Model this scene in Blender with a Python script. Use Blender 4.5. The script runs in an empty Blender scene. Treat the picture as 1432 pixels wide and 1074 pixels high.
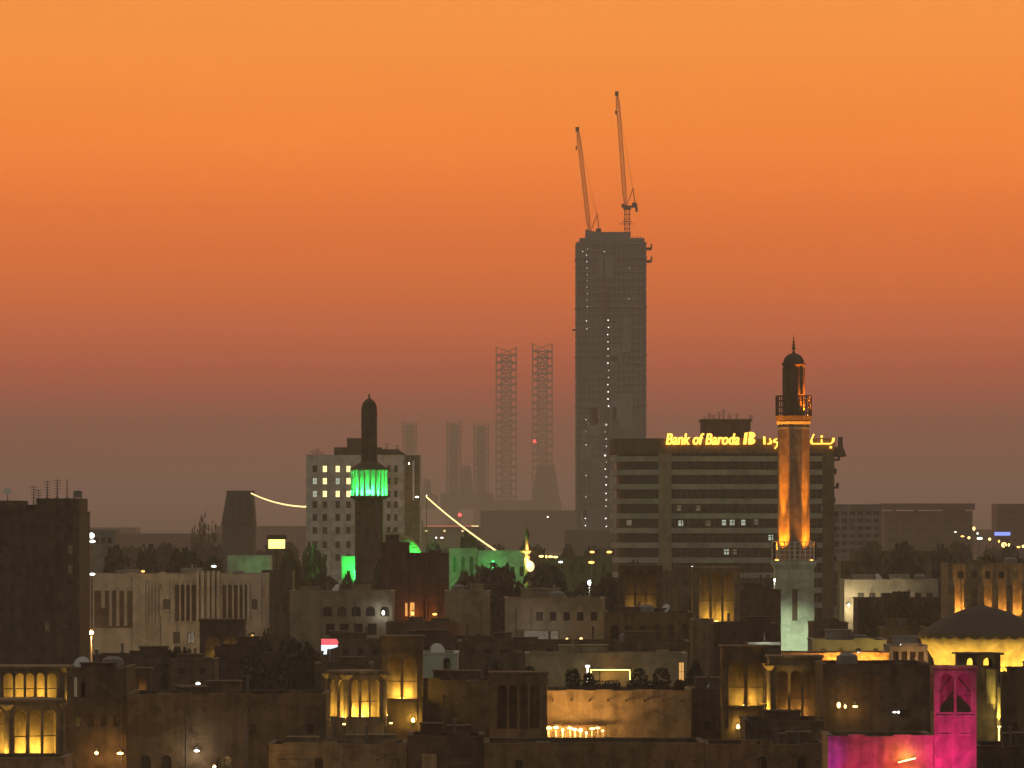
import bpy, bmesh, math, random
from mathutils import Vector, Matrix
random.seed(7)
R = math.radians
scene = bpy.context.scene
C = scene.collection

# ------------------------------------------------------------------ camera
F, CX, HY, HC = 6800.0, 716.0, 725.0, 28.0      # focal length in photo pixels, horizon row, eye height
cam_d = bpy.data.cameras.new('camera')
cam = bpy.data.objects.new('camera', cam_d); C.objects.link(cam)
cam.location = (0, 0, HC); cam.rotation_euler = (R(90), 0, 0)
cam_d.sensor_width = 36; cam_d.lens = 36*F/1432.0
cam_d.shift_y = (HY-537)/1432.0
cam_d.clip_start = 1.0; cam_d.clip_end = 60000
scene.camera = cam

# ------------------------------------------------------------------ sky
world = bpy.data.worlds.new('World'); scene.world = world; world.use_nodes = True
nt = world.node_tree; nt.nodes.clear()
def N(t, **k):
    n = nt.nodes.new(t)
    for a, v in k.items(): setattr(n, a, v)
    return n
tc = N('ShaderNodeTexCoord'); sx = N('ShaderNodeSeparateXYZ')
nt.links.new(tc.outputs['Generated'], sx.inputs[0])
def ramp(stops, lo, hi, src):
    m = N('ShaderNodeMapRange'); m.inputs['From Min'].default_value = lo; m.inputs['From Max'].default_value = hi
    nt.links.new(src, m.inputs['Value'])
    r = N('ShaderNodeValToRGB'); e = r.color_ramp.elements
    while len(e) < len(stops): e.new(0.5)
    for i, (p, c) in enumerate(stops):
        e[i].position = (p-lo)/(hi-lo); e[i].color = (c[0], c[1], c[2], 1)
    nt.links.new(m.outputs[0], r.inputs[0]); return r
# elevation (sine) -> radiance of the dusty western sky after sunset
WEST = [(-0.004, (0.13, 0.09, 0.07)), (0.006029411764705882, (0.492, 0.226, 0.218)), (0.016029411764705882, (0.861, 0.136, 0.106)), (0.027058823529411764, (1.216, 0.119, 0.054)), (0.04, (1.319, 0.209, 0.039)), (0.05, (1.418, 0.238, 0.02)), (0.062058823529411763, (1.45, 0.27, 0.02)), (0.07867647058823529, (1.494, 0.356, 0.033)), (0.1, (1.354, 0.397, 0.047)), (0.2, (1.0, 0.44, 0.16)), (0.4, (0.42, 0.28, 0.21)), (0.6, (0.26, 0.22, 0.2))]
EAST = [(-.02,(.09,.07,.055)),(.03,(.15,.125,.10)),(.25,(.17,.162,.135)),(.60,(.22,.212,.18))]
rw = ramp(WEST, -.02, .62, sx.outputs['Z']); re_ = ramp(EAST, -.02, .62, sx.outputs['Z'])
az = N('ShaderNodeMapRange', interpolation_type='SMOOTHSTEP'); az.inputs['From Min'].default_value = -.2; az.inputs['From Max'].default_value = .95
nt.links.new(sx.outputs['Y'], az.inputs['Value'])
mx = N('ShaderNodeMix', data_type='RGBA')
nt.links.new(az.outputs[0], mx.inputs['Factor']); nt.links.new(re_.outputs[0], mx.inputs['A']); nt.links.new(rw.outputs[0], mx.inputs['B'])
mp_ = N('ShaderNodeMapping'); mp_.inputs['Scale'].default_value = (5, 5, 46); nt.links.new(tc.outputs['Generated'], mp_.inputs[0])
ns = N('ShaderNodeTexNoise'); ns.inputs['Scale'].default_value = 1.0; ns.inputs['Detail'].default_value = 4; nt.links.new(mp_.outputs[0], ns.inputs['Vector'])
nr = N('ShaderNodeMapRange'); nr.inputs['From Min'].default_value = .3; nr.inputs['From Max'].default_value = .7; nr.inputs['To Min'].default_value = .965; nr.inputs['To Max'].default_value = 1.035; nt.links.new(ns.outputs[0], nr.inputs[0])
sc_n = N('ShaderNodeVectorMath', operation='SCALE'); nt.links.new(mx.outputs['Result'], sc_n.inputs[0]); nt.links.new(nr.outputs[0], sc_n.inputs['Scale'])
b1 = N('ShaderNodeBackground'); nt.links.new(sc_n.outputs[0], b1.inputs['Color']); b1.inputs['Strength'].default_value = 1.0
sk = N('ShaderNodeTexSky', sky_type='NISHITA'); sk.sun_disc = False; sk.sun_elevation = R(-3); sk.sun_rotation = R(0); sk.dust_density = 6
b2 = N('ShaderNodeBackground'); nt.links.new(sk.outputs[0], b2.inputs['Color']); b2.inputs['Strength'].default_value = 0.05
ad = N('ShaderNodeAddShader'); nt.links.new(b1.outputs[0], ad.inputs[0]); nt.links.new(b2.outputs[0], ad.inputs[1])
wo = N('ShaderNodeOutputWorld'); nt.links.new(ad.outputs[0], wo.inputs['Surface'])

scene.view_settings.view_transform = 'Standard'; scene.view_settings.look = 'None'
scene.view_settings.exposure = 0; scene.view_settings.gamma = 1
scene.render.engine = 'CYCLES'
cy = scene.cycles
cy.max_bounces = 4; cy.diffuse_bounces = 2; cy.glossy_bounces = 2; cy.transmission_bounces = 2; cy.volume_bounces = 0
cy.transparent_max_bounces = 8; cy.sample_clamp_indirect = 2.0; cy.sample_clamp_direct = 0
cy.use_denoising = True; cy.caustics_reflective = False; cy.caustics_refractive = False
try: cy.denoiser = 'OPENIMAGEDENOISE'
except Exception: pass

# ------------------------------------------------------------------ materials
def newmat(name):
    m = bpy.data.materials.new(name); m.use_nodes = True
    return m, m.node_tree, m.node_tree.nodes['Principled BSDF']
def mat(name, col, rough=.85, var=.18, sc=1.2, stain=.12, bump=.0, metal=0.0):
    """plaster-like surface: two noise sizes and vertical run-off stains in object space"""
    m, t, b = newmat(name); L = t.links.new
    tc = t.nodes.new('ShaderNodeTexCoord')
    n1 = t.nodes.new('ShaderNodeTexNoise'); n1.inputs['Scale'].default_value = sc; n1.inputs['Detail'].default_value = 6; n1.inputs['Roughness'].default_value = .65
    L(tc.outputs['Object'], n1.inputs['Vector'])
    mp = t.nodes.new('ShaderNodeMapping'); mp.inputs['Scale'].default_value = (1.3*sc, 1.3*sc, .12*sc); L(tc.outputs['Object'], mp.inputs[0])
    n2 = t.nodes.new('ShaderNodeTexNoise'); n2.inputs['Scale'].default_value = 1.0; n2.inputs['Detail'].default_value = 3; L(mp.outputs[0], n2.inputs['Vector'])
    r1 = t.nodes.new('ShaderNodeMapRange'); r1.inputs['From Min'].default_value = .3; r1.inputs['From Max'].default_value = .7
    r1.inputs['To Min'].default_value = 1-var; r1.inputs['To Max'].default_value = 1+var; L(n1.outputs[0], r1.inputs[0])
    r2 = t.nodes.new('ShaderNodeMapRange'); r2.inputs['From Min'].default_value = .35; r2.inputs['From Max'].default_value = .7
    r2.inputs['To Min'].default_value = 1+stain*.4; r2.inputs['To Max'].default_value = 1-stain*1.6; L(n2.outputs[0], r2.inputs[0])
    mu = t.nodes.new('ShaderNodeMath'); mu.operation = 'MULTIPLY'; L(r1.outputs[0], mu.inputs[0]); L(r2.outputs[0], mu.inputs[1])
    n3 = t.nodes.new('ShaderNodeTexNoise'); n3.inputs['Scale'].default_value = .42*sc; n3.inputs['Detail'].default_value = 4; n3.inputs['Distortion'].default_value = .8; L(tc.outputs['Object'], n3.inputs['Vector'])
    r3 = t.nodes.new('ShaderNodeMapRange'); r3.inputs['From Min'].default_value = .50; r3.inputs['From Max'].default_value = .56
    r3.inputs['To Min'].default_value = 1+var*.35; r3.inputs['To Max'].default_value = 1-var*.9; L(n3.outputs[0], r3.inputs[0])
    m2 = t.nodes.new('ShaderNodeMath'); m2.operation = 'MULTIPLY'; L(mu.outputs[0], m2.inputs[0]); L(r3.outputs[0], m2.inputs[1]); mu = m2
    vm = t.nodes.new('ShaderNodeVectorMath'); vm.operation = 'SCALE'; vm.inputs[0].default_value = col; L(mu.outputs[0], vm.inputs['Scale'])
    L(vm.outputs[0], b.inputs['Base Color'])
    b.inputs['Roughness'].default_value = rough; b.inputs['Metallic'].default_value = metal
    b.inputs['Specular IOR Level'].default_value = .25
    if bump:
        bp = t.nodes.new('ShaderNodeBump'); bp.inputs['Strength'].default_value = bump; bp.inputs['Distance'].default_value = .05
        L(n1.outputs[0], bp.inputs['Height']); L(bp.outputs[0], b.inputs['Normal'])
    return m
def emat(name, col, s, base=(.6,.6,.6)):
    m, t, b = newmat(name)
    b.inputs['Base Color'].default_value = (*base, 1)
    b.inputs['Emission Color'].default_value = (*col, 1); b.inputs['Emission Strength'].default_value = s
    return m
M = {}
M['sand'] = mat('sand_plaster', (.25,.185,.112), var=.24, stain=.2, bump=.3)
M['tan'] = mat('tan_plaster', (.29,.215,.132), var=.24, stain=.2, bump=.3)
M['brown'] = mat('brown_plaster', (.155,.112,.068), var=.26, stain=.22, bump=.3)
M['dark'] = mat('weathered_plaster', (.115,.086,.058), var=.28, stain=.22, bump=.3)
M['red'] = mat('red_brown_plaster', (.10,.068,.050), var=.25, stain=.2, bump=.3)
M['pale'] = mat('pale_plaster', (.50,.43,.32), sc=.6)
M['olive'] = mat('olive_tan_plaster', (.36,.295,.185), sc=.6)
M['grey'] = mat('grey_concrete', (.30,.28,.25), sc=.5)
M['white'] = mat('white_paint', (.72,.70,.64), sc=.6)
M['green_white'] = mat('greenish_white_plaster', (.55,.60,.47), sc=.5)
M['stone'] = mat('bank_stone', (.47,.46,.36), sc=.3)
M['blind'] = mat('window_blind', (.13,.11,.085), sc=2)
M['net'] = mat('building_net', (.30,.345,.35), sc=.3, var=.05, stain=.05)
M['conc'] = mat('raw_concrete', (.33,.38,.385), sc=.15, var=.05, stain=.05)
M['conc_dark'] = mat('dark_concrete', (.27,.31,.315), sc=.15, var=.05, stain=.05)
M['steel'] = mat('painted_steel', (.16,.15,.14), rough=.5, var=.1)
M['crane'] = mat('orange_crane_paint', (.55,.16,.05), rough=.5, var=.1)
M['wood'] = mat('dark_wood', (.10,.06,.035), var=.25, sc=3)
M['roof'] = mat('flat_roof_screed', (.16,.14,.12), var=.3, sc=.5)
M['tent'] = mat('dark_roof_sheet', (.075,.06,.055), rough=.8, var=.15)
M['tile'] = mat('clay_roof_tile', (.45,.26,.12), var=.35, sc=4)
M['bark'] = mat('tree_bark', (.10,.07,.05), var=.3, sc=4)
M['leaf'] = mat('dark_leaves', (.045,.06,.03), var=.5, sc=.8, rough=.7)
M['leaf2'] = mat('dusty_leaves', (.07,.075,.045), var=.5, sc=.8, rough=.7)
M['asphalt'] = mat('asphalt', (.05,.048,.045), sc=.2)
M['ground'] = mat('sandy_ground', (.13,.11,.085), sc=.01, var=.3)
M['hull'] = mat('rig_steel', (.12,.10,.09), rough=.6, sc=.1)
M['gold'] = mat('brass_finial', (.30,.20,.08), rough=.4, metal=.8)
gm, gt_, gb = newmat('dark_glass'); gb.inputs['Base Color'].default_value = (.045,.042,.038,1); gb.inputs['Roughness'].default_value = .22; gb.inputs['Specular IOR Level'].default_value = .3
M['glass'] = gm
dm, _, db = newmat('dark_opening'); db.inputs['Base Color'].default_value = (.02,.017,.015,1); db.inputs['Roughness'].default_value = .9
M['void'] = dm
YEL, WARM, ORA, GRN, WHT = (1,.63,.10), (1,.50,.14), (1,.22,.009), (.018,1,.10), (.85,.95,.75)
M['lamp_warm'] = emat('warm_lamp', (1,.62,.17), 5)
M['lamp_white'] = emat('white_lamp', (.92,1,.85), 4)
M['lamp_orange'] = emat('orange_lamp', (1,.42,.08), 5)
M['lamp_green'] = emat('green_lamp', (.05,1,.18), 10)
M['lamp_red'] = emat('red_lamp', (1,.05,.05), 9)
M['lamp_faint'] = emat('small_white_lamp', (.95,.92,.82), 3.5)
M['fixture'] = emat('yellow_uplight', (1,.75,.20), 5)
M['lamp_dim'] = emat('dim_work_lamp', (.95,.88,.7), 1.1)
M['win_warm'] = emat('lit_warm_window', (1,.74,.32), 2.2)
M['win_white'] = emat('lit_pale_window', (.75,.85,.65), .55)
M['win_dim'] = emat('lit_dim_window', (.8,.66,.38), .09)
M['win_glow'] = emat('curtained_window', (.9,.55,.22), .045, (.1,.08,.06))
M['win_amber'] = emat('lit_amber_window', (1,.50,.12), .8)
M['sign_yel'] = emat('sign_letters', (1,.44,.045), 3.6)
M['string'] = emat('string_bulb', (1,.72,.28), 2.6)
M['blue'] = emat('blue_screen', (.25,.35,1), 1.3)
M['redsign'] = emat('red_light_panel', (1,.10,.13), 1.1)
M['whitesign'] = emat('white_light_panel', (.80,.92,1), 1.3)
M['yelsign'] = emat('yellow_light_panel', (1,.75,.16), 3.0)
M['redline'] = emat('red_light_strip', (1,.16,.10), .8)

# ------------------------------------------------------------------ mesh helpers
class MB:
    def __init__(s): s.v, s.f = [], []
    def poly(s, pts): 
        n = len(s.v); s.v += [tuple(p) for p in pts]; s.f.append(tuple(range(n, n+len(pts)))); return s
    def box(s, x0, x1, y0, y1, z0, z1):
        n = len(s.v)
        s.v += [(x0,y0,z0),(x1,y0,z0),(x1,y1,z0),(x0,y1,z0),(x0,y0,z1),(x1,y0,z1),(x1,y1,z1),(x0,y1,z1)]
        s.f += [tuple(n+i for i in q) for q in ((3,2,1,0),(4,5,6,7),(0,1,5,4),(1,2,6,5),(2,3,7,6),(3,0,4,7))]; return s
    def prism(s, pts, z0, z1, top=None):
        """plan polygon (counter-clockwise) raised from z0 to z1; top = another polygon of the same length"""
        n, k = len(s.v), len(pts); top = top or pts
        s.v += [(p[0],p[1],z0) for p in pts] + [(p[0],p[1],z1) for p in top]
        s.f += [tuple(n+i for i in reversed(range(k))), tuple(n+k+i for i in range(k))]
        s.f += [(n+i, n+(i+1)%k, n+k+(i+1)%k, n+k+i) for i in range(k)]; return s
    def face_prism(s, pts, y0, y1):
        """elevation polygon in x,z pushed from y0 to y1"""
        n, k = len(s.v), len(pts)
        s.v += [(p[0],y0,p[1]) for p in pts] + [(p[0],y1,p[1]) for p in pts]
        s.f += [tuple(n+i for i in range(k)), tuple(n+k+i for i in reversed(range(k)))]
        s.f += [(n+(i+1)%k, n+i, n+k+i, n+k+(i+1)%k) for i in range(k)]; return s
    def rot_prism(s, pts, a0, a1, axis):
        """like face_prism but along x when axis is 'x': points are (y, z)"""
        if axis == 'y': return s.face_prism(pts, a0, a1)
        n, k = len(s.v), len(pts)
        s.v += [(a0,p[0],p[1]) for p in pts] + [(a1,p[0],p[1]) for p in pts]
        s.f += [tuple(n+i for i in range(k)), tuple(n+k+i for i in reversed(range(k)))]
        s.f += [(n+(i+1)%k, n+i, n+k+i, n+k+(i+1)%k) for i in range(k)]; return s
    def bar(s, p, q, w, h=None, n=4):
        h = h or w; p, q = Vector(p), Vector(q); d = (q-p)
        if d.length < 1e-6: return s
        d.normalize(); up = Vector((0,0,1)) if abs(d.z) < .95 else Vector((0,1,0))
        a = d.cross(up).normalized()*w*.5; b = d.cross(a).normalized()*h*.5
        k = len(s.v)
        if n == 4: o = [a+b, -a+b, -a-b, a-b]
        else: o = [a*math.cos(2*math.pi*i/n)+b*math.sin(2*math.pi*i/n) for i in range(n)]
        m = len(o)
        s.v += [tuple(p+e) for e in o] + [tuple(q+e) for e in o]
        s.f += [tuple(k+i for i in range(m)), tuple(k+m+i for i in reversed(range(m)))]
        s.f += [(k+(i+1)%m, k+i, k+m+i, k+m+(i+1)%m) for i in range(m)]; return s
    def lathe(s, prof, n=24, cx=0, cy=0, rot=0):
        k = len(s.v)
        for r, z in prof:
            for i in range(n):
                a = rot+2*math.pi*i/n; s.v.append((cx+r*math.cos(a), cy+r*math.sin(a), z))
        for j in range(len(prof)-1):
            for i in range(n):
                a, b = k+j*n+i, k+j*n+(i+1)%n
                s.f.append((a, b, b+n, a+n))
        s.f.append(tuple(k+i for i in reversed(range(n)))); s.f.append(tuple(k+(len(prof)-1)*n+i for i in range(n))); return s
    def ball(s, c, r, n=10, m=6, sq=1.0):
        prof = [(max(r*math.sin(math.pi*j/m), 1e-3), c[2]-r*sq*math.cos(math.pi*j/m)) for j in range(m+1)]
        return s.lathe(prof, n, c[0], c[1])
    def lattice(s, p, q, w0, w1, seg, ch, br, sides=4):
        p, q = Vector(p), Vector(q); d = (q-p).normalized()
        up = Vector((0,1,0)) if abs(d.y) < .9 else Vector((1,0,0))
        a = d.cross(up).normalized(); b = d.cross(a).normalized()
        def ring(t):
            w = (w0+(w1-w0)*t)*.5; c = p.lerp(q, t)
            if sides == 4: return [c+a*w+b*w, c-a*w+b*w, c-a*w-b*w, c+a*w-b*w]
            return [c+(a*math.cos(2.094*i+.3)+b*math.sin(2.094*i+.3))*w*1.15 for i in range(3)]
        rings = [ring(i/seg) for i in range(seg+1)]
        for i in range(seg):
            for k in range(sides):
                s.bar(rings[i][k], rings[i+1][k], ch)
                k2 = (k+1) % sides
                s.bar(rings[i][k], rings[i+1][k2], br) if i % 2 else s.bar(rings[i][k2], rings[i+1][k], br)
                s.bar(rings[i][k], rings[i][k2], br)
        return s
    def build(s, name, m, parent=None, loc=(0,0,0), smooth=False, **tags):
        me = bpy.data.meshes.new(name); me.from_pydata(s.v, [], s.f); me.update()
        bm = bmesh.new(); bm.from_mesh(me); bmesh.ops.recalc_face_normals(bm, faces=bm.faces); bm.to_mesh(me); bm.free()
        if smooth:
            for p in me.polygons: p.use_smooth = True
        me.materials.append(M[m] if isinstance(m, str) else m)
        return obj(name, me, parent, loc, **tags)
def obj(name, me, parent=None, loc=(0,0,0), **tags):
    o = bpy.data.objects.new(name, me); C.objects.link(o); o.location = loc
    if parent is not None: o.parent = parent
    tag(o, **tags); return o
def tag(o, label=None, cat=None, group=None, kind=None):
    if label: o['label'] = label
    if cat: o['category'] = cat
    if group: o['group'] = group
    if kind: o['kind'] = kind
    return o
def thing(name, label, cat, loc, rz=0, group=None):
    o = bpy.data.objects.new(name, None); C.objects.link(o); o.location = loc; o.rotation_euler = (0,0,rz)
    o.empty_display_size = .5
    return tag(o, label, cat, group)
def kids(o): return [c for c in bpy.data.objects if c.parent == o]
def copy_tree(root, loc, rz=None, label=None, scale=None, group=None):
    r = root.copy(); C.objects.link(r); r.location = loc
    if rz is not None: r.rotation_euler = (0,0,rz)
    if label: r['label'] = label
    if group: r['group'] = group
    if scale: r.scale = scale
    for ch in kids(root):
        c = ch.copy(); C.objects.link(c); c.parent = r
        for g in kids(ch):
            d = g.copy(); C.objects.link(d); d.parent = c
    return r
def light(kind, parent, loc, energy, col, radius=.12, aim=None, cone=60, blend=.6):
    l = bpy.data.lights.new('lamp_light', kind); l.energy = energy; l.color = col; l.shadow_soft_size = radius
    o = bpy.data.objects.new('lamp_light', l); C.objects.link(o); o.location = loc
    if parent is not None: o.parent = parent
    if kind == 'SPOT':
        l.spot_size = R(cone); l.spot_blend = blend
        o.rotation_euler = Vector(aim).to_track_quat('-Z', 'Y').to_euler()
    return o
def X(px, D): return (px-CX)/F*D
def Z(py, D): return HC+(HY-py)/F*D
def S(D): return D/F
def arch_pts(x0, x1, zs, n=8, pointed=False):
    """points along the soffit from the left spring to the right spring"""
    r = (x1-x0)/2; c = (x0+x1)/2; out = []
    for i in range(n+1):
        a = math.pi*(1-i/n); k = math.sin(a)
        out.append((c+r*math.cos(a), zs+r*(k**.85*1.15 if pointed else k)))
    return out
def spandrel(mb, x0, x1, zs, z1, y0, y1, axis='y', pointed=False):
    a = arch_pts(x0, x1, zs, 10, pointed); h = len(a)//2
    a = [(x, min(z, z1-.01)) for x, z in a]
    mb.rot_prism([(x0, z1)] + a[:h+1] + [(a[h][0], z1)], y0, y1, axis)
    mb.rot_prism([(a[h][0], z1)] + a[h:] + [(x1, z1)], y0, y1, axis)
def facade(mb, x0, x1, z0, z1, y0, y1, rows):
    """a wall with real openings; rows = [(zbottom, ztop, [(xa, xb)], arched)] from the ground up"""
    z = z0
    for za, zb, xs, arched in sorted(rows, key=lambda r: r[0]):
        if za > z: mb.box(x0, x1, y0, y1, z, za)
        c = x0
        for xa, xb in sorted(xs):
            if xa > c: mb.box(c, xa, y0, y1, za, zb)
            if arched: spandrel(mb, xa, xb, zb-(xb-xa)/2*.98, zb, y0, y1)
            c = xb
        if c < x1: mb.box(c, x1, y0, y1, za, zb)
        z = zb
    if z < z1: mb.box(x0, x1, y0, y1, z, z1)
WINCACHE = {}
def window(root, xa, xb, za, zb, y, pane='glass', frame='wood', bars=(1,1), label=None, name='window'):
    w, h = xb-xa, zb-za; key = (round(w,2), round(h,2), pane, frame, bars, name)
    if key not in WINCACHE:
        f = MB(); t = min(.09, w*.08)
        f.box(0,t,0,.08,0,h).box(w-t,w,0,.08,0,h).box(t,w-t,0,.08,0,t).box(t,w-t,0,.08,h-t,h)
        for i in range(bars[0]):
            c = w*(i+1)/(bars[0]+1); f.box(c-t*.35,c+t*.35,.01,.07,t,h-t)
        for i in range(bars[1]):
            c = h*(i+1)/(bars[1]+1); f.box(t,w-t,.015,.065,c-t*.35,c+t*.35)
        fo = f.build(name, frame); p = MB().box(t*.5,w-t*.5,.032,.05,t*.5,h-t*.5).build('pane', pane)
        WINCACHE[key] = (fo.data, p.data)
        bpy.data.objects.remove(fo); bpy.data.objects.remove(p)
    fm, pm = WINCACHE[key]
    o = obj(name, fm, root, (xa, y, za)); obj('pane', pm, o)
    if label: o['label'] = label
    return o

# ------------------------------------------------------------------ the ground and the air
def sheet(name, x0, x1, y0, y1, z, m):
    return MB().poly([(x0,y0,z),(x1,y0,z),(x1,y1,z),(x0,y1,z)]).build(name, m, kind='structure')
sheet('ground', -4200, 4200, -300, 11900, 0, 'ground')
sheet('road', -600, 600, 900, 912, .01, 'asphalt')
hz, ht, hb = newmat('haze_air')
ht.nodes.remove(hb); pv = ht.nodes.new('ShaderNodeVolumePrincipled')
pv.inputs['Color'].default_value = (.97,.96,.88,1); pv.inputs['Density'].default_value = 2.2e-4; pv.inputs['Anisotropy'].default_value = .35
ht.links.new(pv.outputs[0], [n for n in ht.nodes if n.type == 'OUTPUT_MATERIAL'][0].inputs['Volume'])
MB().box(-4400, 4400, -500, 12000, -1, 262).build('haze', hz, kind='stuff')

# ------------------------------------------------------------------ builders
RW = random.Random(11)
def house(name, label, cat, px0, px1, ytop, D, depth, m, rows=(), parapet=.9, coping=True, group=None, rz=0, ybase=None, roofm='roof', frame='wood', bars=(1,1), proud=.07, spouts=0, band=None, clutter=None):
    if clutter is None: clutter = 0 if (D > 760 or m in ('green_white',)) else min(5, 1+int((px1-px0)/45))
    s = S(D); W = (px1-px0)*s; H = Z(ytop, D); pc = (px0+px1)/2
    root = thing(name, label, cat, (X(pc,D), D+depth/2, 0), rz, group)
    root['w'] = W; root['h'] = H; root['d'] = depth
    y0 = -depth/2; t = .35; rr = []
    for r in rows:
        yt, yb, xs, arched = r[0], r[1], r[2], r[3]
        rr.append((Z(yb,D), Z(yt,D), [((a-pc)*s, (b-pc)*s) for a, b in xs], arched))
    w = MB(); facade(w, -W/2, W/2, 0, H, y0, y0+t, rr)
    w.box(-W/2, W/2, depth/2-t, depth/2, 0, H); w.box(-W/2, -W/2+t, y0+t, depth/2-t, 0, H); w.box(W/2-t, W/2, y0+t, depth/2-t, 0, H)
    w.build('wall', m, root)
    MB().box(-W/2+t, W/2-t, y0+t, depth/2-t, H-parapet-.3, H-parapet).build('roof', roofm, root)
    if coping:
        p, h = proud, .16; c = MB()
        rnd = random.Random(int(px0*3+D)); k = max(3, int(W/1.6)) if D < 620 else 1; xe = [-W/2-p]+[-W/2+W*(i+rnd.uniform(-.3,.3))/k for i in range(1,k)]+[W/2+p]
        for xa_, xb_ in zip(xe[:-1], xe[1:]):
            e_ = rnd.uniform(-.10,.07) if k > 1 else 0; c.box(xa_, xb_, y0-p*rnd.uniform(.6,1.1), y0+t+p, H, H+h+e_)
        c.box(-W/2-p, W/2+p, depth/2-t-p, depth/2+p, H, H+h)
        c.box(-W/2-p, -W/2+t+p, y0+t+p, depth/2-t-p, H, H+h).box(W/2-t-p, W/2+p, y0+t+p, depth/2-t-p, H, H+h)
        c.build('coping', m, root)
    if clutter and W > 3.5:
        rnd = random.Random(int(px0*7+D)); top = H-parapet
        for i in range(clutter):
            w_ = rnd.uniform(1.6,3.2); x = rnd.uniform(-W/2+w_/2+.6, W/2-w_/2-.6); yb = rnd.uniform(y0+2.2, depth/2-1.9); hh = parapet+rnd.uniform(.35,1.15)
            if i % 2 == 0: MB().box(x-w_/2,x+w_/2,yb-1.1,yb+1.1,top+.003,top+hh).box(x-w_/2-.1,x+w_/2+.1,yb-1.2,yb+1.2,top+hh,top+hh+.12).build('stair_head', m, root)
            else: MB().box(x-.12,x+.12,yb-.12,yb+.12,top+.003,top+hh+.5).box(x-.2,x+.2,yb-.2,yb+.2,top+hh+.5,top+hh+.62).build('vent_pipe', 'steel' if i % 4 == 1 else m, root)
        for i in range(max(1, clutter//2)):
            w_ = rnd.uniform(.5,1.8); x = rnd.uniform(-W/2+w_, W/2-w_); MB().box(x-w_/2,x+w_/2,y0-.02,y0+t-.03,H+.1,H+rnd.uniform(.3,.55)).build('parapet_step', m, root)
            x = rnd.uniform(-W/2+.4, W/2-.4); MB().bar((x,y0-.10,H*.3),(x,y0-.10,H-parapet-.2),.09,n=6).bar((x,y0-.10,H-parapet-.2),(x,y0-.003,H-parapet-.2),.09,n=6).build('drain_pipe', 'steel', root)
    for i in range(spouts):
        x = -W/2+W*(i+.5)/spouts; MB().bar((x,y0-.55,H-parapet-.35),(x,y0-.005,H-parapet-.3),.13,.11).build('rain_spout', 'wood', root)
    if band: MB().box(-W/2+.02,W/2-.02,y0-.07,y0-.004,Z(band,D)-.12,Z(band,D)+.12).build('plaster_band', m, root)
    for r, q in zip(rows, rr):
        pane = r[4] if len(r) > 4 else 'glass'
        for i, (xa, xb) in enumerate(q[2]):
            pm = pane[i] if isinstance(pane, (list, tuple)) else pane
            if pm == 'glass': pm = RW.choice(['glass']*8+['blind']*4+(['win_glow']*2 if D < 720 else []))
            if pm is None: continue
            window(root, xa, xb, q[0], q[1], y0+.2, pm, frame, bars)
    return root
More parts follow.
